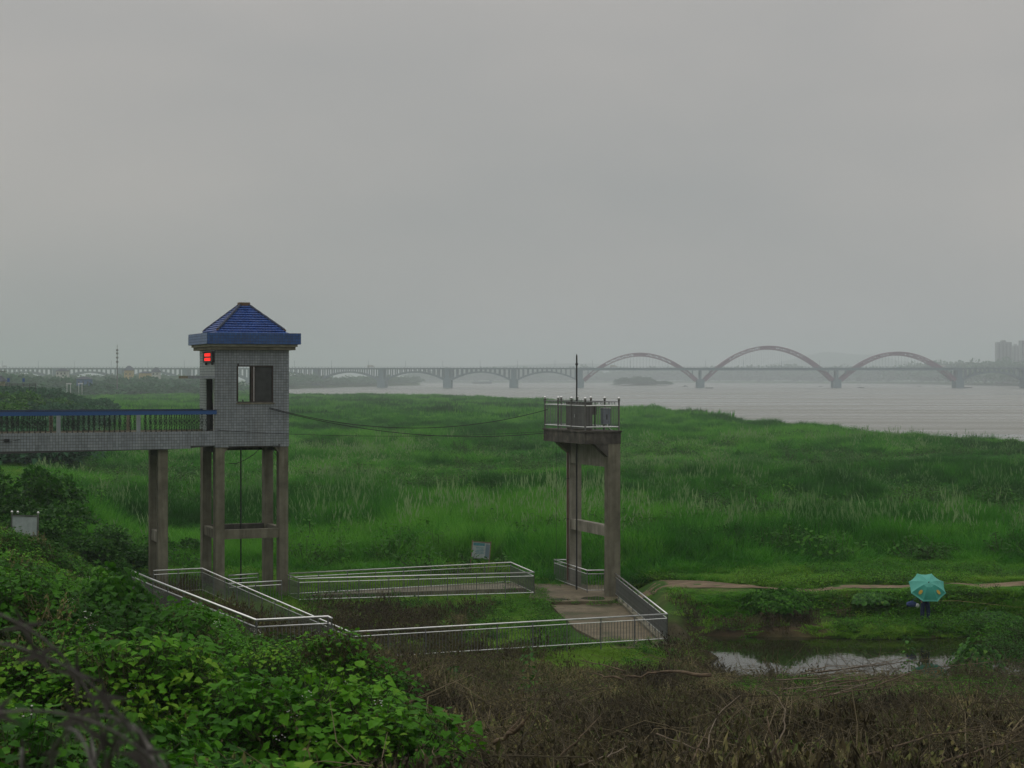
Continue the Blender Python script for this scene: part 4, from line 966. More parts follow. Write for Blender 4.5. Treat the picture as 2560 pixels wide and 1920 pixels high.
def add_leaf(mb, c, d, up, L, lobes, fold=.18, droop=.25):
    d = Vector(d).normalized(); up = Vector(up); s_ = d.cross(up).normalized(); n = s_.cross(d).normalized()
    o = leafpts(L, L*1.0, lobes); cen = (0, .38*L)
    def q(x, y): return Vector(c) + s_*x + d*y + n*(abs(x)*fold - droop*(y/L)**2*L)
    vs = [q(*cen)] + [q(*p) for p in o]; k = len(o)
    mb.add(vs, [(0, i+1, (i+1) % k + 1) for i in range(k)])
def sprig(name, nl, r_, hh_, L, m, sm):
    mb = MB()
    for i in range(nl):
        a = random.uniform(0, 2*math.pi); q = r_*math.sqrt(random.random()); z = hh_*(random.uniform(.25, 1)*(1-.5*(q/r_)**2))
        c = (q*math.cos(a), q*math.sin(a), z); da = a + random.uniform(-1.2, 1.2)
        mb.cur = 0; add_leaf(mb, c, (math.cos(da), math.sin(da), random.uniform(-.45, .25)), (random.uniform(-.25,.25), random.uniform(-.25,.25), 1), L*random.uniform(.55, 1.2), random.random() < .3)
        if i % 2 == 0: mb.cur = 1; mb.tube([(c[0]*.3, c[1]*.3, 0), (c[0]*.8, c[1]*.8, z*.6), c], .004, 3, cap=False)
    return proto(mb.mesh(name, [m, sm]))
VSTEM = mat('green_stem', [(.2, (.03, .05, .015)), (.8, (.07, .09, .03))], .7, 10)
VINE = [sprig('vine_sprig', 36, .42, .48, .10, LEAF, VSTEM) for _ in range(5)]
VINES = [sprig('small_leaf_sprig', 44, .40, .34, .07, LEAF, VSTEM) for _ in range(4)]
WEED = [sprig('weed_sprig', 40, .5, .42, .085, LEAF, VSTEM) for _ in range(3)]
def deadclump(name, n, hh_, leafn):
    mb = MB()
    for i in range(n):
        a = random.uniform(0, 2*math.pi); q = .4*math.sqrt(random.random()); b0 = Vector((q*math.cos(a), q*math.sin(a), 0)); d = random.uniform(0, 2*math.pi); ln = random.uniform(.05, .5); h = hh_*random.uniform(.35, 1.1)
        p1 = b0 + Vector((math.cos(d)*ln*.35, math.sin(d)*ln*.35, h*.6)); p2 = b0 + Vector((math.cos(d+.3)*ln, math.sin(d+.3)*ln, h*random.uniform(.75, 1)))
        mb.cur = 0; mb.tube([b0, p1, p2], [.005, .004, .002], 3, cap=False)
        for k in range(leafn):                    # crumpled hanging leaf remains
            t = random.uniform(.25, 1); c = b0.lerp(p1, t*2) if t < .5 else p1.lerp(p2, t*2-1); L = random.uniform(.04, .11); w_ = L*random.uniform(.12, .30); fa = random.uniform(0, 6.28); dz = random.uniform(-1.3, -.1)
            e = c + Vector((math.cos(fa)*L*.5, math.sin(fa)*L*.5, dz*L)); s_ = Vector((-math.sin(fa), math.cos(fa), random.uniform(-.4, .4)))*w_
            mb.cur = 1; m_ = c.lerp(e, .5); mb.add([c, m_ + s_, e, m_ - s_ + Vector((0,0,w_*.6))], [(0,1,2), (0,2,3)])
    return proto(mb.mesh(name, [STEM, DEADL]))
DEAD = [deadclump('dead_scrub_clump', 24, .70, 9) for _ in range(6)]
def twigs(name, n, L):
    mb = MB()
    for i in range(n):
        a = random.uniform(0, math.pi*2); p0 = Vector((random.uniform(-.5,.5), random.uniform(-.5,.5), random.uniform(.02,.3))); d = Vector((math.cos(a), math.sin(a), random.uniform(-.12, .45))); l_ = L*random.uniform(.4, 1.2)
        b_ = Vector((random.uniform(-.15,.15), random.uniform(-.15,.15), random.uniform(-.05,.2)))*l_
        mb.tube([p0, p0+d*l_*.5+b_, p0+d*l_], [.006, .0045, .002], 4, cap=False)
    return proto(mb.mesh(name, [STEM]))
TWIG = [twigs('dry_twigs', 11, 1.3) for _ in range(4)]
def crown_mesh(name, m, n, rx_, rz_, leaf, lumps=9, base=.25, seed=0):
    rg = np.random.default_rng(seed); mb = MB()
    L_ = [(np.array([rg.normal(0,.42)*rx_, rg.normal(0,.42)*rx_, rz_*(base+rg.uniform(.1,.75))]), rg.uniform(.32,.55)) for _ in range(lumps)]
    for i in range(n):
        c, rr_ = L_[rg.integers(lumps)]; d = rg.normal(size=3); d /= np.linalg.norm(d); d[2] = abs(d[2])*.9 - .15
        p = c + d*np.array([rx_, rx_, rz_*.8])*rr_*rg.uniform(.55, 1.08); p[2] = max(p[2], .05)
        dd = d + rg.normal(0, .5, 3); s_ = leaf*rg.uniform(.6, 1.3); up = np.array([rg.normal(0,.5), rg.normal(0,.5), 1.])
        x = np.cross(dd, up); x /= np.linalg.norm(x)+1e-6; y = dd/np.linalg.norm(dd); w_ = .42*s_
        q = [p, p + x*w_ + y*s_*.45, p + y*s_ - np.array([0,0,.2*s_]), p - x*w_ + y*s_*.45]
        mb.add(q, [(0,1,2), (0,2,3)])
    return mb.mesh(name, m)
def trunk_mesh(name, h, r_, nb, seed=0):
    rg = random.Random(seed); mb = MB(); mb.tube([(0,0,-.4),(rg.uniform(-.05,.05)*h,0,h*.3),(rg.uniform(-.08,.08)*h,rg.uniform(-.08,.08)*h,h*.75)], [r_, r_*.7, r_*.3], 6)
    for i in range(nb):
        a = rg.uniform(0, 6.28); z = h*rg.uniform(.1, .5); l_ = h*rg.uniform(.3, .55); mb.tube([(0,0,z),(math.cos(a)*l_*.5, math.sin(a)*l_*.5, z+l_*.35),(math.cos(a)*l_*.8, math.sin(a)*l_*.8, z+l_*.75)], [r_*.5, r_*.35, r_*.12], 4)
    return mb.mesh(name, TRUNK)
FTREE = [proto(crown_mesh('far_crown', CRED, 420, 1, 1, .20, 9, .15, s)) for s in range(4)]

def mkpts(n, xr, yr, f, wgt=None):
    """random points in a fan between photo columns xr at distances yr that pass mask f"""
    y = RNG.uniform(yr[0], yr[1], n) if wgt is None else (yr[0]**wgt + RNG.random(n)*(yr[1]**wgt-yr[0]**wgt))**(1/wgt)
    u = RNG.uniform(xr[0], xr[1], n); x = (u-1280)/F*y
    k = f(x, y, u); return x[k], y[k], u[k]
def rot(n, lean=.15): return np.stack([RNG.normal(0, lean, n), RNG.normal(0, lean, n), RNG.uniform(0, 6.28, n)], 1)
def yard(x, y):     # inside the railed yard and its enclosures
    return (x > -14) & (x < 7.4) & (y > 61.3) & (y < 86)
def paved(x, y):
    a = (x > 1.0) & (x < 5.6) & (y > 76.0) & (y < 86.5)
    b = (x > 1.2 - (70-y)*.0) & (x < 7.2) & (y > 66) & (y < 79)
    return a | b
def reedh(x, y):
    u = x/y*F + 1280
    big = fbm(x/26, y/34, 201, 3); mid = fbm(x/7, y/9, 202, 3); sm = fbm(x/2.2, y/2.6, 203, 2)
    h = .45 + 1.75*sstep(.38, .64, big*.30+mid*.48+sm*.22)
    wall = np.exp(-((y-98-3*np.sin(x*.12))/7.5)**2) * np.where(x < 1.0, 1.0, np.where(x > 14, .85, .2))
    h = np.maximum(h, wall*(1.35+1.3*fbm(x/5, y/5, 205, 2)))
    h = np.where((np.abs(x+1.9) < 2.2) & (y < 93), 0, h)
    h = h*sstep(84, 93, y + 2.5*np.sin(x*.23)) + .15
    # lower open band in the middle distance
    h *= 1 - .55*np.exp(-((y-185-25*np.sin(x/40))/22)**2)
    return h
def ttint(x, y, s=0):
    return np.clip(.57 + 1.9*(fbm(x/18, y/30, 301+s, 3)-.5) + 1.0*(fbm(x/3, y/4, 302+s, 2)-.5) + RNG.normal(0, .19, len(x)), 0, 1)
def field(name, n, yr, protos, hs, wx, label, wgt=2, thin=None):
    x, y, u = mkpts(n, (-60, 2700), yr, lambda x, y, u: land(u, y) & ~on_path(x, y) & (H(x, y) > WATER) & ((thin(x, y, u)) if thin else True), wgt)
    h = reedh(x, y)*hs*RNG.uniform(.6, 1.35, len(x)); k = (h > .3) & ((H(x, y) < .9) | (y > 600)); x, y, h = x[k], y[k], h[k]; n = len(x); z = H(x, y)-.05
    w_ = wx*RNG.uniform(.8, 1.3, n)
    scatter(name, np.stack([x,y,z],1), rot(n, .08), np.stack([w_, w_, h], 1), ttint(x, y), protos, label)
field('reeds', 52000, (84, 190), REED, 1.0, 1.15, 'tall green reeds filling the near part of the river flat', thin=lambda x, y, u: RNG.random(len(x)) < .8)
field('plumed_reeds', 11000, (94, 260), REEDP, 1.04, 1.15, 'pale plumed reeds standing among the green ones', thin=lambda x, y, u: fbm(x/7, y/9, 88, 3) > .50)
field('reeds', 60000, (185, 420), REED, 1.0, 2.0, 'green reeds across the middle of the river flat')
field('reeds', 70000, (400, 1500), FARR, 1.1, 2.2, 'distant green reeds at the far end of the river flat', wgt=1.3)
x, y, u = mkpts(5200, (-60, 2680), (88, 300), lambda x,y,u: land(u,y) & ~on_path(x,y) & (H(x,y) < .8) & (fbm(x/9, y/12, 211, 3) > .46)); n = len(x); q_ = RNG.uniform(1.2, 3.0, n)
scatter('tussocks', np.stack([x,y,H(x,y)+np.minimum(.9,reedh(x,y)*.45)],1), rot(n,.15), np.stack([q_, q_, q_*RNG.uniform(.8, 1.5, n)],1), np.clip(RNG.normal(.30,.16,n),0,1), WEED, 'dark leafy tussocks scattered through the reeds')
# river edge fringe: ragged taller reeds
uu = RNG.uniform(700, 2700, 6000); yy = np.interp(uu, SU, SY)*(1+.02*(vn(uu/60, uu*0, 5)-.5)) - RNG.exponential(3, 6000); xx = (uu-1280)/F*yy
scatter('reed_fringe', np.stack([xx, yy, np.full(6000, -1.1)], 1), rot(6000, .1), np.stack([1.6+yy*.0012]*2 + [RNG.uniform(.9, 2.2, 6000)*(1+.6*(fbm(xx/9, yy/9, 9, 2)-.5))], 1), ttint(xx, yy, 4), REED, 'ragged reeds along the edge of the river')
# short grass and weeds near the works, on the bank and under the reeds
def shortm(x, y, u):
    z = H(x, y); return (z > POND+.02) & ~on_path(x, y) & ~paved(x, y) & (RNG.random(len(x)) > .88*dead_zone(x, y)) & (RNG.random(len(x)) < .35 + .9*(fbm(x/1.6, y/1.6, 60, 3)-.2) - .6*(sstep(7,9,x)*sstep(71,72,y)*(1-sstep(73.2,75,y)))*sstep(.36,.5,fbm(x/3, y/3, 77, 4)))
x, y, u = mkpts(60000, (-60, 2680), (50, 96), shortm); n = len(x); k = RNG.uniform(.10, .30, n)*(1+.8*(fbm(x/2, y/2, 61, 2)-.5)); k = np.where(yard(x, y), k*.8, k); k = np.where((x > 6) & (y > 75.2) & (y < 77.8), .07, k)
scatter('short_grass', np.stack([x,y,H(x,y)-.02],1), rot(n,.1), np.stack([RNG.uniform(.6,1,n)]*2+[k],1), np.clip(ttint(x,y,7)+.08+.28*yard(x,y),0,1), TUFT, 'short bright grass round the railings and on the bank')
x, y, u = mkpts(30000, (-60, 2680), (84, 200), lambda x,y,u: land(u,y) & ~on_path(x,y)); n = len(x)
scatter('meadow_grass', np.stack([x,y,H(x,y)-.02],1), rot(n,.1), np.stack([RNG.uniform(1,1.6,n)]*2+[RNG.uniform(.25,.55,n)],1), np.clip(ttint(x,y,8)+.08,0,1), TUFT, 'low bright grass between the reed beds')
def weedm(x, y, u):
    z = H(x, y); m = (z > POND+.05) & ~on_path(x, y) & ~paved(x, y)
    bankm = (x > 7) & (y > 71.5) & (y < 92) & (fbm(x/2.4, y/2.4, 66, 3) > .42) & ((y > 74.0) | (fbm(x/3, y/3, 77, 4) < .46)) & ((y < 75.4) | (y > 78.8))
    far = (y >= 86) & (fbm(x/5, y/5, 67, 3) > .60)
    yd = yard(x, y) & (fbm(x/2, y/2, 68, 3) > .55) & (RNG.random(len(x)) < .5)
    lft = (x < -14) & (fbm(x/3, y/3, 69, 3) > .42)
    return m & (bankm | far | yd | lft) & (RNG.random(len(x)) > .8*dead_zone(x, y))
x, y, u = mkpts(36000, (-60, 2680), (58, 125), weedm); n = len(x)
scatter('weeds', np.stack([x,y,H(x,y)-.05],1), rot(n,.2), np.stack([RNG.uniform(.6,1.1,n)]*2+[RNG.uniform(.6,1.5,n)],1), np.clip(ttint(x,y,9)-.08,0,1), WEED, 'leafy green weeds on the pond bank and round the works')
xw, yw = PAVEW; n = len(xw); scatter('slab_weeds', np.stack([xw, yw, np.full(n, zf1)], 1), rot(n, .2), np.stack([RNG.uniform(.3, .8, n)]*2+[RNG.uniform(.4, 1.0, n)], 1), RNG.uniform(.3, .9, n), WEED, 'weeds creeping over the edges of the concrete floor')
# overhanging bank plants right of the angler
x = RNG.uniform(19.0, 25, 420); y = RNG.uniform(63, 74, 420); k = fbm(x/2, y/2, 70, 2) > .42; x, y = x[k], y[k]; n = len(x)
scatter('pond_weeds', np.stack([x,y,np.maximum(H(x,y), POND)+RNG.uniform(-.1,.9,n)*np.exp(-((x-21.6)/2.2)**2-((y-69)/4)**2)],1), rot(n,.3), np.stack([RNG.uniform(.6,1,n)]*3,1), np.clip(ttint(x,y,9),0,1)*.6, WEED, 'dark leafy plants hanging over the right side of the pond')

# brown cut scrub in the foreground
def deadm(x, y, u): return (RNG.random(len(x)) < dead_zone(x, y)) & (pondmask(x, y) < .35) & ~paved(x, y) & (fbm(x/1.3, y/1.3, 90, 2) > .33)
x, y, u = mkpts(15500, (-100, 2760), (12.5, 61), deadm, 1.6); n = len(x); hs = RNG.uniform(.6, 1.35, n)*(.25+1.5*fbm(x/2.6, y/2.6, 91, 3)) * (1-.62*sstep(44, 52, y)*sstep(5, 8, x))
scatter('dead_scrub', np.stack([x,y,H(x,y)-.04],1), rot(n,.25), np.stack([RNG.uniform(.8,1.2,n)]*2+[hs],1), np.clip(.48+2.4*(fbm(x/2.2,y/2.2,92,3)-.5)+RNG.normal(0,.15,n),0,1), DEAD, 'brown dried scrub covering the slope in the foreground')
x, y, u = mkpts(2600, (300, 2760), (58, 84), lambda x,y,u: (RNG.random(len(x)) < dead_zone(x,y)) & (pondmask(x,y) < .3) & ~paved(x,y), 1.6); n = len(x)
scatter('dead_scrub', np.stack([x,y,H(x,y)-.04],1), rot(n,.3), np.stack([RNG.uniform(.8,1.3,n)]*2+[RNG.uniform(.5,1.5,n)*(.6+.8*fbm(x/2,y/2,93,2))],1), np.clip(.4+1.2*(fbm(x/2,y/2,92,3)-.5)+RNG.normal(0,.12,n),0,1), DEAD, 'brown dried weeds inside the railed yard')
x, y, u = mkpts(800, (500, 2760), (13, 62), lambda x,y,u: (RNG.random(len(x)) < dead_zone(x,y)) & (pondmask(x,y) < .3) & ~paved(x,y), 1.5); n = len(x)
scatter('dry_twigs', np.stack([x,y,H(x,y)+RNG.uniform(0,.35,n)],1), rot(n,.25), np.stack([RNG.uniform(.7,1.4,n)]*3,1), RNG.beta(2,3,n), TWIG, 'tangle of dry twigs lying over the brown scrub')
x, y, u = mkpts(10000, (800, 2700), (13, 58), lambda x,y,u: (dead_zone(x,y) > .5) & (pondmask(x,y) < .3) & ~paved(x,y) & (fbm(x/1.8, y/1.8, 96, 3) > .47), 1.6); n = len(x)
scatter('green_regrowth', np.stack([x,y,H(x,y)+.05],1), rot(n,.2), np.stack([RNG.uniform(.3,.8,n)]*2+[RNG.uniform(.6,1.5,n)],1), RNG.uniform(.2,.95,n), VINES, 'green shoots coming up through the brown scrub')

# green vines over the left foreground
def vinem(x, y, u):
    landing = (x > -12) & (x < -4.5) & (y > 43.5) & (y < 54) & (y > 44.2 + (-x-6.65)*.0)
    land2 = (x + .457*(y-44.1) > -7.2) & (y > 43.2)      # keep the railed landing clear
    return (RNG.random(len(x)) > dead_zone(x, y)) & ~land2
x, y, u = mkpts(13500, (-120, 1500), (11.5, 62), vinem, 1.7); n = len(x)
lump = np.where(y > 28, .55, 1.0)*1.7*sstep(.40, .72, fbm(x/2.6, y/2.6, 111, 3)) + .25*fbm(x/.8, y/.8, 112, 2)
zz = H(x, y) + lump*RNG.uniform(.55, 1, n)*np.where(y < 24, .75, .9) - .1
tn = np.clip(.50 + 1.5*(fbm(x/1.5, y/1.5, 113, 3)-.5) + RNG.normal(0, .17, n), 0, 1)
big = (fbm(x/3, y/3, 114, 2) > .45)
scatter('vine_cover', np.stack([x,y,zz],1)[big], rot(n,.3)[big], np.stack([RNG.uniform(.75,1.2,n)]*3,1)[big], tn[big], VINE, 'green broad leaved vines covering the slope at lower left')
scatter('vine_cover', np.stack([x,y,zz],1)[~big], rot(n,.3)[~big], np.stack([RNG.uniform(.75,1.2,n)]*3,1)[~big], tn[~big], VINES, 'small leaved green creepers covering the slope at lower left')
kd = RNG.choice(n, 700); scatter('dead_scrub', np.stack([x[kd],y[kd],zz[kd]-.1],1), rot(700,.35), np.stack([RNG.uniform(.5,.9,700)]*2+[RNG.uniform(.6,1.1,700)],1), RNG.uniform(.2,1,700), DEAD, 'dead stems poking out of the green vines at lower left')
q = RNG.random((420, 2)); a_, b_ = UL[0], UL[1]; lx = a_.x + (b_.x-a_.x)*q[:,0] + (UL[2].x-UL[1].x)*q[:,1]; ly = a_.y + (b_.y-a_.y)*q[:,0] + (UL[2].y-UL[1].y)*q[:,1]
scatter('dead_scrub', np.stack([lx, ly, np.full(420, ZU-1.35)], 1), rot(420,.3), np.stack([RNG.uniform(.7,1.2,420)]*2+[RNG.uniform(.6,1.7,420)],1), np.clip(RNG.normal(.45,.2,420),0,1), DEAD, 'brown dried weeds grown over the thick railed landing')
x_, y_, u_ = mkpts(2600, (-60, 330), (170, 420), lambda x,y,u: H(x,y) > .6, 1.5); n_ = len(x_); hb_ = RNG.uniform(1.0, 3.4, n_)*(.5+fbm(x_/12, y_/20, 171, 3))
BPRO = [proto(crown_mesh('brush_crown', CRED, 500, 1, 1, .16, 9, .15, s+70)) for s in range(4)]
scatter('levee_brush', np.stack([x_, y_, H(x_,y_)-.2], 1), rot(n_,.08), np.stack([hb_*.9, hb_*.9, hb_], 1), np.clip(.45+1.3*(fbm(x_/10,y_/16,172,3)-.5)+RNG.normal(0,.1,n_),0,1), BPRO, 'bushes and brush covering the levee slope at far left')
# little white flowers
fm = MB(); 
for k in range(6): fm.lathe((random.uniform(-.12,.12), random.uniform(-.12,.12), random.uniform(0,.08)), [(.003,0),(.010,.006),(.004,.010)], 5)
FLW = [proto(fm.mesh('white_flower', mat('white_petal', [(.3, (.55,.56,.5)), (.7, (.7,.7,.66))], .7)))]
k = RNG.choice(n, 160); scatter('white_flowers', np.stack([x[k], y[k], zz[k]+.42], 1), rot(160), np.ones((160,3)), np.ones(160), FLW, 'tiny white flowers dotted over the green vines')

# individual leafy bushes in the left foreground, each with its own foliage, stems and nearest big leaves
def lump_bush(name, u, y, rx_, hgt, label, nleaf=1500, leaf=.14, seed=0, big_leaves=0, m=LEAFB):
    xx_ = (u-1280)/F*y; zz_ = Hs(xx_, y); r = empty(name, (xx_, y, zz_-.1), random.uniform(0,6), label, 'bush')
    rg = random.Random(seed); mb = MB()
    for i in range(nleaf):
        a = rg.uniform(0, 6.28); e = math.asin(rg.uniform(.0, 1)); q = rg.uniform(.80, 1.04)*(1+.14*math.sin(3*a+seed)+.10*math.sin(7*a+5*e+seed))
        c = Vector((math.cos(a)*math.cos(e)*rx_*q, math.sin(a)*math.cos(e)*rx_*q, math.sin(e)*hgt*q))
        nrm = Vector((c.x/rx_**2, c.y/rx_**2, c.z/hgt**2)).normalized(); dn = (Vector((math.cos(a), math.sin(a), -.9)) + Vector((rg.gauss(0,.5), rg.gauss(0,.5), rg.gauss(0,.3))))
        add_leaf(mb, c, dn, nrm + Vector((rg.gauss(0,.25), rg.gauss(0,.25), .5)), leaf*rg.uniform(.55, 1.25), rg.random() < .35)
    fo = mb.build('foliage', m, r, kind='stuff')
    sm = MB()
    for i in range(7):
        a = rg.uniform(0, 6.28); sm.tube([(0,0,0), (math.cos(a)*rx_*.4, math.sin(a)*rx_*.4, hgt*.5), (math.cos(a)*rx_*.7, math.sin(a)*rx_*.7, hgt*.8)], [.02,.015,.006], 4)
    sm.build('stems', VSTEM, r)
    if big_leaves:
        lm = []
        for k in range(4): q = MB(); add_leaf(q, (0,0,0), (0,1,0), (0,0,1), leaf*1.35, k % 2 == 0); lm.append(q.mesh('leaf', m))
        for k in range(big_leaves):
            a = rg.uniform(-2.9, -.2) - r.rotation_euler.z; e = math.asin(rg.uniform(.25, 1))
            c = (math.cos(a)*math.cos(e)*rx_*1.06, math.sin(a)*math.cos(e)*rx_*1.06, math.sin(e)*hgt*1.06)
            link('leaf', lm[k % 4], r, c, rot=(rg.uniform(-.7,.1), rg.uniform(-.3,.3), a-math.pi/2+rg.uniform(-.7,.7)), scale=(rg.uniform(.7,1.15),)*3)
    return r
lump_bush('vine_covered_bush', 285, 36, 1.0, 1.9, 'domed bush smothered in vines left of the thick railing', 3200, .115, 1, 40)
lump_bush('leafy_bush', 110, 33, 1.25, .7, 'broad low bush below the blank notice board', 2600, .12, 2, 30)
lump_bush('leafy_bush', 760, 20.5, 1.05, 1.15, 'bright green bush in the lower middle with dead stems below it', 3400, .10, 3, 55)
lump_bush('leafy_bush', 540, 22.5, .95, 1.15, 'green bush left of the bright one in the lower middle', 3000, .10, 4, 45)
lump_bush('leafy_bush', 960, 18.5, .55, .55, 'small leafy bush at the edge of the brown scrub', 1200, .08, 5, 30)
lump_bush('leafy_bush', 330, 17.5, .8, .75, 'leafy clump with hanging leaves in the lower left', 2200, .095, 6, 45)
lump_bush('leafy_bush', 1235, 15.5, .40, .42, 'small green shoots at the bottom edge beside a bare branch', 380, .10, 7, 20)
lump_bush('leafy_bush', 980, 14.2, .50, .45, 'leafy shoots at the bottom edge left of the bare branch', 500, .10, 8, 20)
lump_bush('leafy_bush', 2440, 60.5, 1.1, 1.6, 'dark bush standing in the scrub at the right end of the pond', 1500, .14, 9, 0, LEAFO)
lump_bush('leafy_bush', 2385, 15.2, .38, .50, 'grey green upright weed at the bottom edge, lower right', 300, .07, 11, 0, LEAFO)
lump_bush('leafy_bush', 2150, 24, .55, .45, 'low green patch in the brown scrub at lower right', 600, .08, 12, 0, LEAFB)
lump_bush('leafy_bush', 1690, 27, .5, .45, 'small green patch among brown stems below the pond', 500, .08, 13, 0, LEAFO)
lump_bush('leafy_bush', 1120, 24, .6, .55, 'green patch in the brown scrub left of bottom centre', 700, .08, 14, 0, LEAFB)
lump_bush('leafy_bush', 1480, 40, .7, .5, 'green growth under the long fallen branch', 700, .09, 15, 0, LEAFO)
lump_bush('leafy_bush', 1950, 74.4, 1.5, .8, 'rounded leafy mound on the bank behind the pond', 2600, .12, 16, 0, LEAFB)
lump_bush('leafy_bush', 2180, 75.2, 1.2, .38, 'dark leafy mound on the bank left of the umbrella', 2200, .12, 17, 0, LEAFO)
lump_bush('leafy_bush', 2480, 73.8, 1.7, .55, 'leafy mound on the bank right of the umbrella', 2400, .12, 18, 0, LEAFO)
# slender yellowish sapling in front of the yard
def sapling(u, y, h, label, seed, v=None):
    xx_ = (u-1280)/F*y; r = empty('sapling', (xx_, y, Hs(xx_, y)-.1), 0, label, 'sapling'); rg = random.Random(seed)
    MB().tube([(0,0,0),(.04,0,h*.5),(.0,.02,h)], [.018,.012,.004], 5).build('stem', VSTEM, r); mb = MB()
    for i in range(70):
        z = h*rg.uniform(.25, 1.02); a = rg.uniform(0, 6.28); q = rg.uniform(.05, .42)*(1.1-z/h*.6)
        add_leaf(mb, (math.cos(a)*q, math.sin(a)*q, z), (math.cos(a), math.sin(a), -.5), (0,0,1), rg.uniform(.07,.14), False)
    mb.build('foliage', LEAFO, r, kind='stuff')
sapling(1322, 50, 1.9, 'slender leafy sapling rising before the front railing right of centre', 1)
sapling(1135, 52, 1.0, 'small leafy sapling by the front railing left of centre', 2)
sapling(2270, 58, 1.7, 'small green sapling at the near edge of the pond', 3)
# bushes on the left slope below the footbridge and on the levee
BMESH = [crown_mesh('foliage', LEAFO, 3200, 1, 1, .10, 11, .12, s+20) for s in range(5)]; TMESH = [trunk_mesh('trunk', 1, .05, 5, s) for s in range(3)]
def bush(u, y, rx_, h, label, k, group='bushes on the slope below the footbridge', dz=0):
    xx_ = (u-1280)/F*y; r = empty('shrub', (xx_, y, Hs(xx_, y)-.1+dz), random.uniform(0,6), label, 'bush', group)
    link('foliage', BMESH[k % 5], r, scale=(rx_, rx_, h*.95))['kind'] = 'stuff'; link('trunk', TMESH[k % 3], r, scale=(rx_, rx_, h*.6))
    return r
bl = [(30, 90, 2.6, 3.6, 'dark dense shrub at the left edge just under the footbridge'), (120, 96, 2.2, 3.0, 'green shrub under the footbridge second from the left edge'),
 (165, 82, 1.9, 2.4, 'yellowish green shrub below the footbridge above the notice board'), (250, 84, 1.9, 2.0, 'rounded shrub right of the yellowish one below the footbridge'),
 (330, 84, 1.7, 1.8, 'dark shrub touching the left side of the footbridge pier'), (440, 92, 1.8, 1.9, 'dark shrub seen between the footbridge pier and the tower columns'),
 (90, 74, 1.5, 1.5, 'low dark shrub right above the blank notice board'), (215, 76, 1.5, 1.6, 'low spreading shrub with dead grass in front, right of the notice board'),
 (300, 76, 1.3, 1.3, 'small dark shrub in front of the footbridge pier'), (-20, 78, 1.8, 2.0, 'shrub cut by the left edge beside the notice board'),
 (395, 100, 1.6, 1.5, 'green shrub behind the footbridge pier'), (480, 100, 1.3, 1.0, 'low shrub behind the left tower columns')]
for i, (u, y, a, b, l_) in enumerate(bl): bush(u, y, a, b, l_, i)
hl = [(15, 240, 5, 5, 'big dark tree at the left edge on the levee slope'), (70, 300, 5, 5.5, 'tree on the levee top left of the reddish gap'), (135, 330, 6, 4.5, 'tree at the middle of the levee end'),
 (190, 350, 6, 3.6, 'low tree at the tip of the levee'), (230, 360, 6, 2.6, 'lowest tree at the tip of the levee running into the reeds'), (60, 220, 4, 3, 'bush low on the levee slope above the handrail'), (120, 250, 4.5, 3, 'bush low on the levee slope right of the other'), (170, 290, 5, 3, 'spreading bush at the foot of the levee')]
for i, (u, y, a, b, l_) in enumerate(hl): bush(u, y, a, b, l_, i+1, 'trees on the levee at far left', -.6)

# ------------------------------------------------------------------ far land: woods, houses, mast, tower blocks, hill
def wood(name, us, ys, n, hr, wr, label, z0=.8):
    u = RNG.uniform(*us, n); y = ys(u) + RNG.exponential(1, n)*ys(u)*.02; x = (u-1280)/F*y
    h = RNG.uniform(*hr, n)*(.6+.8*fbm(x/60, y/200, 7, 2)); w_ = RNG.uniform(*wr, n)
    scatter(name, np.stack([x, y, np.full(n, z0)-.3], 1), rot(n, .03), np.stack([w_, w_, h], 1), RNG.uniform(.2, .8, n), FTREE, label)
wood('far_wood', (-60, 560), lambda u: 1020+u*.35, 420, (5, 11), (8, 13), 'hazy belt of trees behind the reeds at far left', -.4)
wood('far_wood', (-60, 540), lambda u: 760+u*.5, 160, (3, 7), (8, 13), 'hazy low thickets at the back of the reeds, far left', -.6)
wood('far_wood', (-60, 500), lambda u: 1600+u*.3, 300, (6, 11), (10, 16), 'farther hazy trees behind the tower', 0)
wood('peninsula_wood', (690, 1040), lambda u: np.interp(u, LU, LY)*1.015, 260, (5, 10), (9, 14), 'wooded spit of land showing under the concrete arches')
wood('far_bank_wood', (1050, 1750), lambda u: 4300+0*u, 300, (18, 30), (30, 50), 'faint wooded far bank behind the islet')
wood('far_bank_wood', (1700, 2640), lambda u: np.interp(u, FU, FY)*1.02, 520, (18, 30), (20, 34), 'hazy wooded bank under the right arches')
# islet
iy = 2630; ix = (1606-1280)/F*iy
mb = MB(); vs = [(0,0,1.4)]; 
for i in range(28): a = 2*math.pi*i/28; vs.append((56*math.cos(a)*(1+.05*math.sin(5*a)), 26*math.sin(a), -2.6))
mb.add(vs, [(0, i+1, (i+1) % 28+1) for i in range(28)]); isl = mb.build('islet', mat('islet_earth', [(.3, (.03,.05,.02)), (.7, (.06,.08,.035))], .9, .1), None, (ix, iy, 0)); isl['kind'] = 'structure'
x = RNG.uniform(-46, 44, 120); h = np.interp(x, [-50,-38,-34,0,10,14,40,50], [1,2,9,10,10,6,4.5,1])*RNG.uniform(.8,1.1,120); y = RNG.uniform(-8, 8, 120)
scatter('islet_trees', np.stack([x+ix, y+iy, np.full(120, -.8)],1), rot(120,.03), np.stack([np.maximum(4, h*.8)]*2+[h],1), RNG.uniform(.2,.6,120), FTREE, 'low dark trees covering the islet in the river')
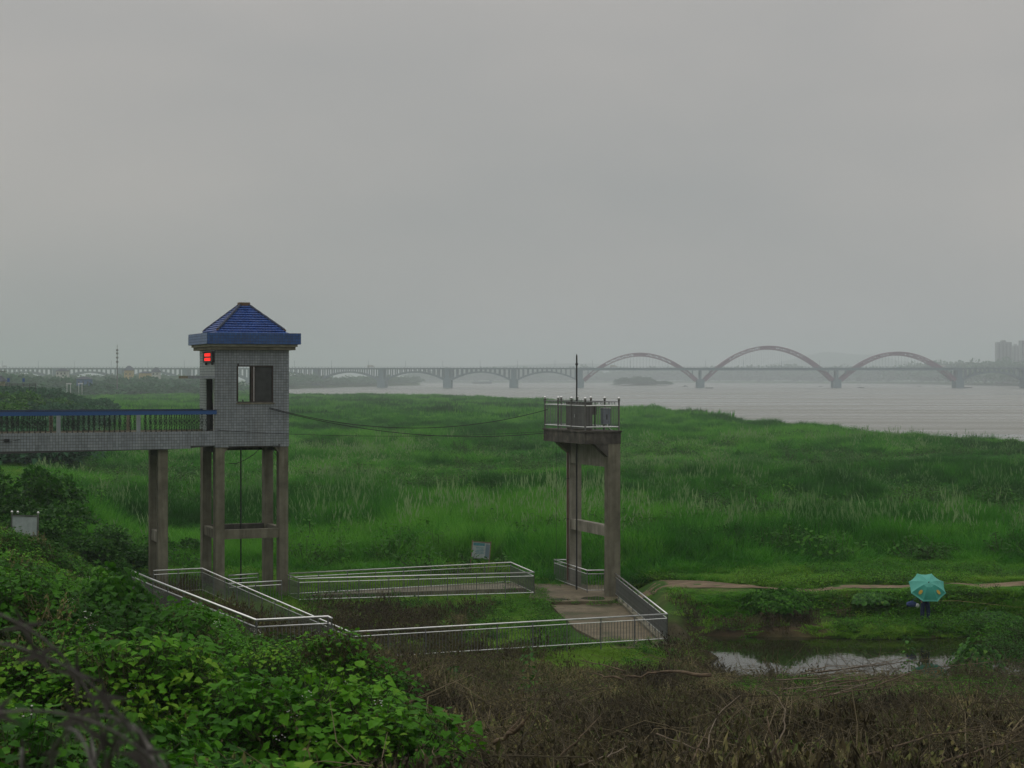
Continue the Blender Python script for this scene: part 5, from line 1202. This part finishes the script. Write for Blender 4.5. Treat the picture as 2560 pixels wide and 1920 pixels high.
# hill far beyond the bridge
def hill(name, u0, u1, y, ztop, seed):
    n = 60; w0, w1 = (u0-1280)/F*y, (u1-1280)/F*y; V = []; Fc = []; m_ = 12
    for i in range(n+1):
        t = i/n; pz_ = ztop*(math.sin(math.pi*t)**1.3)*(.75+.5*float(fbm(np.array([t*7.]), np.array([1.]), seed, 3)[0]))
        for j in range(m_+1):
            s_ = j/m_; V.append((w0+(w1-w0)*t, y+(s_-.5)*700, -1+pz_*math.sin(math.pi*s_)))
    for i in range(n):
        for j in range(m_): a = i*(m_+1)+j; Fc.append((a, a+m_+1, a+m_+2, a+1))
    me = bpy.data.meshes.new(name); me.from_pydata(V, [], Fc); me.materials.append(mat('far_hill_green', [(.3,(.02,.05,.025)),(.7,(.04,.08,.035))], .95, .01)); link(name, me, kind='structure')
hill('hill', 1700, 2480, 8200, 118, 3); hill('hill', 900, 1900, 7600, 70, 5)
# houses at the left
def house(u, y, w_, d, h, rh, m, label, z=-.4, tower_=False, win=3):
    xx_ = (u-1280)/F*y; r = empty('house', (xx_, y, z), 0, label, 'house')
    MB().box(-w_/2, w_/2, 0, d, 0, h).build('wall', m, r)
    o = .6; MB().add([(-w_/2-o,-o,h+.01),(w_/2+o,-o,h+.01),(w_/2+o,d+o,h+.01),(-w_/2-o,d+o,h+.01),(-w_*.18,d*.5,h+rh),(w_*.18,d*.5,h+rh)], [(3,2,1,0),(0,1,5,4),(2,3,4,5),(1,2,5),(3,0,4)]).build('roof', HROOF, r)
    wm = MB().box(-.5, .5, -.06, -.01, 0, 1.4).mesh('window', GLASSD)
    for fl_ in range(max(1, int(h/3))):
        for k in range(win): link('window', wm, r, (-w_/2+w_*(k+.5)/win, 0, 1+fl_*3))
house(320, 1380, 6.3, 8, 16.6, 3.8, HOUSEY, 'yellow tower-like house with a hipped grey roof above the far trees', -.4, win=2)
house(388, 1400, 6, 8, 15.2, 4, HOUSEW, 'pale house with a dark roof right of the yellow tower house', -.4, win=2)
house(362, 1410, 10, 8, 14.4, 1.6, HOUSEY, 'low pale yellow house between the trees, between two taller ones', -.4, win=3)
house(153, 1250, 8, 8, 15.5, 2.0, HOUSEW, 'grey flat topped house rising over the far bridge approach at left', -.4)
house(208, 1000, 8, 6, 9.8, 1.5, mat('blue_shed', [(.3,(.05,.12,.28)),(.7,(.08,.17,.36))], .7, .3), 'blue shed among the far trees at left', -.4)
house(-5, 430, 1.9, 3, 8.9, 1.5, mat('cream_render', [(.3,(.4,.36,.25)),(.7,(.5,.46,.33))], .9, .3), 'cream house with a grey gable roof cut by the left edge', .2, win=1)
# telecom mast, lamp posts, gantries, blue signs
def mast(u, y, h, r_, label, z=-.4, name='telecom_mast', panels=True):
    xx_ = (u-1280)/F*y; r = empty(name, (xx_, y, z), 0, label, 'mast' if panels else 'lamp post')
    MB().tube([(0,0,0),(0,0,h*.5),(0,0,h)], [r_, r_*.75, r_*.25], 6).build('pole', GREYP, r)
    if panels:
        for k, zz_ in enumerate((.66, .74, .82, .88)): MB().lathe((0,0,h*zz_), [(r_*1.3,0),(r_*1.5,.5),(r_*1.3,1.0)], 8).build('antenna_ring', GREYP, r)
    else: MB().box(-.9,.9,-.1,.1,h-.15,h).build('lamp_arm', GREYP, r)
mast(293, 900, 30-2, .42, 'tall thin telecom mast with antenna rings above the far trees')
mast(5, 420, 11.5, .09, 'lamp post at the far left edge', .2, 'street_lamp', False); mast(12, 700, 15, .1, 'second lamp post, right of the one at the left edge', .0, 'street_lamp', False); mast(48, 1300, 17, .12, 'short faint lamp post over the far trees at left', -.4, 'street_lamp', False)
for (u, y, w_, h, l_) in ((172, 800, 1.7, 5.6, 'white gantry frame among the far reeds, the left of two'), (201, 830, 1.6, 5.2, 'white gantry frame among the far reeds, the right of two')):
    xx_ = (u-1280)/F*y; r = empty('gantry', (xx_, y, 2.9), 0, l_, 'gantry'); h = 4.2
    for s_ in (-1, 1): MB().box(s_*w_/2-.12, s_*w_/2+.12, -.12, .12, -3.3, h).build('post', WHITE, r)
    MB().box(-w_/2-.4, w_/2+.4, -.15, .15, h+.001, h+.45).build('beam', WHITE, r)
for (u, y, l_) in ((21, 390, 'blue sign panel on the levee top near the left edge'), (59, 400, 'blue sign panel on the levee top, the right one of two')):
    xx_ = (u-1280)/F*y; r = empty('blue_sign', (xx_, y, 8.2), 0, l_, 'sign'); MB().box(-.28,.28,-.03,.03,.9,1.75).build('panel', mat('sign_blue', [(.3,(.03,.09,.3)),(.7,(.04,.12,.36))], .5), r)
    for s_ in (-1, 1): MB().box(s_*.25-.03, s_*.25+.03, .031, .08, -.8, 1.75).build('leg', GREYP, r)
# levee parapet
r = empty('levee_fence', (-119, 385, 8.0), 0, 'dark low fence along the levee top at far left', 'fence')
for k in range(9): MB().box(k*1.35, k*1.35+.1, 0, .1, -1, .75).build('post', DARK, r)
MB().box(0, 11, -.02, -.001, .55, .7).build('rail', DARK, r); MB().box(0, 11, -.02, -.001, .15, .3).build('rail', DARK, r)
# tower blocks across the river
def block(u0, u1, y, top, label, z=1.0):
    x0, x1 = (u0-1280)/F*y, (u1-1280)/F*y; w_ = x1-x0; h = CZ + (HOR-top)/F*y - z
    r = empty('tower_block', ((x0+x1)/2, y, z), 0, label, 'tower block', 'tower blocks across the river')
    MB().box(-w_/2, w_/2, 0, 16, 0, h).build('wall', BLOCK, r); MB().box(-w_*.18, w_*.1, 2, 12, h+.01, h+3).build('roof_house', BLOCK, r)
    MB().box(-w_*.06, w_*.06, -.8, -.01, 0, h-2).build('stair_bay', BLOCK, r)
    wm = MB().box(-1.2, 1.2, -.25, -.02, 0, 1.7).mesh('window', GLASSD); nf = int(h/3.1); nc = max(2, int(w_/5))
    for f_ in range(1, nf):
        for c_ in range(nc):
            q = -w_/2+w_*(c_+.5)/nc
            if abs(q) > w_*.09: link('window', wm, r, (q, 0, f_*3.1))
block(2494, 2530, 2900, 855, 'tall pale tower block standing over the right concrete arch'); block(2533, 2550, 3100, 864, 'slightly lower tower block tucked behind the tall one on the right')
block(2553, 2600, 2950, 851, 'tower block cut by the right edge of the picture')
block(2378, 2400, 4200, 912, 'low faint block behind the right end of the red arches'); block(2408, 2440, 4300, 908, 'second low faint block behind the right end of the red arches')
xx_ = (2265-1280)/F*5600; r = empty('needle_tower', (xx_, 5600, 1), 0, 'very faint pointed tower seen under the right red arch', 'tower')
MB().lathe((0,0,0), [(7,0),(4,30),(3,34),(1.5,60),(.3,78)], 8).build('shaft', BLOCK, r); MB().lathe((0,0,36), [(4,0),(6,4),(5,8),(2.5,11)], 8).build('pod', BLOCK, r)

# ------------------------------------------------------------------ fallen branches, canes and sticks
def branch(pts, r0, r1, label, m=BARK, twig=3, seed=0, cat='branch', name='fallen_branch'):
    rg = random.Random(seed); p = [P(*q) for q in pts]
    fine = []
    for i in range(len(p)-1):
        for k in range(4): fine.append(p[i].lerp(p[i+1], k/4) + Vector((rg.gauss(0,1), rg.gauss(0,1), rg.gauss(0,1)))*r0*.35)
    fine.append(p[-1]); n = len(fine); root = empty(name, fine[0], 0, label, cat); o = fine[0]; fine = [q-o for q in fine]
    r0 *= .72; r1 *= .6
    MB().tube(fine, [r0+(r1-r0)*i/(n-1) for i in range(n)], 7).build('limb', m, root, smooth=True)
    for k in range(twig):
        i = rg.randrange(1, n-1); d = (fine[i+1]-fine[i-1]).normalized(); s_ = Vector((rg.gauss(0,1), rg.gauss(0,1), rg.uniform(-.2,1))).normalized(); L = (fine[-1]-fine[0]).length*rg.uniform(.15,.35)
        MB().tube([fine[i], fine[i]+(d+s_*.7)*L*.5, fine[i]+(d*.8+s_)*L], [r1*.8, r1*.6, r1*.25], 5).build('side_twig', m, root)
branch([(1232,1858,16.2),(1262,1843,16.1),(1290,1828,16.0),(1308,1806,15.9)], .030, .036, 'thick bare branch lying at the bottom edge near the green shoots', twig=3, seed=1)
branch([(1770,1688,31),(1700,1678,31.5),(1640,1680,32),(1565,1690,32)], .055, .022, 'long pale fallen branch lying across the scrub right of centre', twig=3, seed=2)
branch([(1560,1677,33),(1500,1660,34),(1450,1650,35)], .02, .008, 'thin brown branch left of the long pale one', twig=2, seed=3)
branch([(1555,1697,30),(1510,1689,30.3),(1480,1684,30.6)], .028, .014, 'short stick just below the long pale branch', twig=1, seed=31)
branch([(1945,1915,15.5),(1938,1872,15.4),(1925,1828,15.4),(1918,1790,15.5)], .022, .010, 'upright reddish stick at the bottom edge under the big arching cane', twig=2, seed=4)
CANE = mat('pale_cane', [(.3, (.12,.10,.07)), (.7, (.24,.19,.14))], .8, 9)
branch([(1885,1918,15.0),(1925,1888,15.0),(1950,1850,15.0),(1962,1810,15.1),(1962,1775,15.2),(1945,1745,15.3),(1925,1728,15.4),(1900,1722,15.5)], .011, .006, 'big pale cane arching into a hook at lower right', CANE, 0, 5, 'cane', 'arching_cane')
branch([(1395,1895,16),(1440,1855,16),(1490,1802,16.3)], .016, .007, 'straight slanting stick left of the bottom centre', twig=2, seed=6)
branch([(1445,1915,15),(1510,1893,15),(1545,1878,15.1),(1568,1866,15.2)], .013, .006, 'low curved stick near the bottom centre', CANE, twig=2, seed=7)
branch([(1640,1835,15.5),(1700,1856,15.4),(1770,1885,15.3)], .010, .008, 'pale cane pointing to the meeting point of several sticks', CANE, twig=1, seed=8)
branch([(1768,1880,15.3),(1775,1830,15.6),(1800,1780,16),(1850,1738,16.4)], .011, .004, 'long bowed cane rising to the right from the meeting point', CANE, twig=0, seed=9)
branch([(1730,1905,15.2),(1750,1860,15.4),(1775,1815,15.7)], .013, .005, 'short brown stick left of the bowed cane', twig=1, seed=10)
branch([(2080,1912,15),(2200,1878,15.5),(2330,1838,16),(2450,1822,16.4)], .016, .006, 'long brown branch rising to the right at the bottom right', twig=4, seed=11)
branch([(2360,1905,15.2),(2470,1868,15.6),(2570,1848,16)], .018, .008, 'thick dry branch at the lower right corner', twig=4, seed=12)
branch([(2190,1715,30),(2280,1680,32),(2360,1666,33),(2480,1655,35)], .018, .008, 'long thin branch over the right part of the pond edge', twig=2, seed=13)
rg = random.Random(5)
ord_ = ['first', 'second', 'third', 'fourth', 'fifth', 'sixth', 'seventh', 'eighth', 'ninth', 'tenth', 'eleventh', 'twelfth', 'thirteenth', 'fourteenth']
for k in range(14):
    u0 = 1930 + rg.uniform(0, 150); u1 = u0 + rg.uniform(140, 330); v0 = 1745 - k*5 + rg.uniform(-4,4); v1 = v0 - rg.uniform(5, 45); y0 = 41 + k*.35
    branch([(u0,v0,y0),((u0+u1)/2,(v0+v1)/2-rg.uniform(-4,6),y0+.7),(u1,v1,y0+1.5)], .028, .010, 'dry pole, %s from the bottom of the heap of cut canes by the pond' % ord_[k], CANE if k % 2 else BARK, 1, 40+k, 'pole', 'cut_pole')

# ------------------------------------------------------------------ razor wire close to the camera
rw = empty('razor_wire_coil', P(60, 2000, 2.4), 0, 'blurred coil of razor wire close up in the lower left corner', 'razor wire')
o = Vector(rw.location)
def coilcurve(c, ax, r_, turns, pitch, ph, n=44):
    ax = Vector(ax).normalized(); e1 = ax.cross(Vector((0,0,1))).normalized(); e2 = ax.cross(e1).normalized(); pts = []
    N_ = int(turns*n)
    for i in range(N_+1):
        t = 2*math.pi*i/n + ph; pts.append(Vector(c) + ax*pitch*(i/n) + e1*r_*math.cos(t) + e2*r_*math.sin(t))
    return pts
bar = MB()
for sg in (1, -1):
    bar.add([(-.006*sg,0,-.004),(.034*sg,.002*sg,.024),(.010*sg,.001,.002),(.012*sg,-.001,-.004),(.034*sg,-.002,-.026),(-.004*sg,.003,.004)], [(0,1,2),(0,2,3),(0,3,4),(5,2,1)])
barme = bar.mesh('barb', WIRE)
def strand(pts):
    s_ = MB().tube([p-o for p in pts], .0026, 5).build('strand', WIRE, rw)
    acc = 0
    for a, b in zip(pts[:-1], pts[1:]):
        acc += (b-a).length
        if acc > .085:
            acc = 0; d = (b-a).normalized(); q = d.to_track_quat('X', 'Z'); ob = link('barb', barme, s_, b-o); ob.rotation_euler = q.to_euler()
strand(coilcurve(P(-120, 2130, 2.3), (-.25, .95, .05), .27, 1.6, .12, 0))
strand(coilcurve(P(40, 2280, 2.2), (-.35, .9, .0), .25, 1.5, .10, 1.2))
strand(coilcurve(P(90, 2200, 2.45), (.92, .38, 0), .21, 2.0, .085, .5))
strand(coilcurve(P(30, 2260, 2.7), (.97, .2, 0.1), .24, 2.0, .11, 2.5))
strand(coilcurve(P(-200, 1960, 2.5), (-.15, .98, .03), .26, 1.3, .10, 1.0))
strand(coilcurve(P(150, 2300, 2.6), (.80, .6, .0), .30, 1.6, .12, .2))
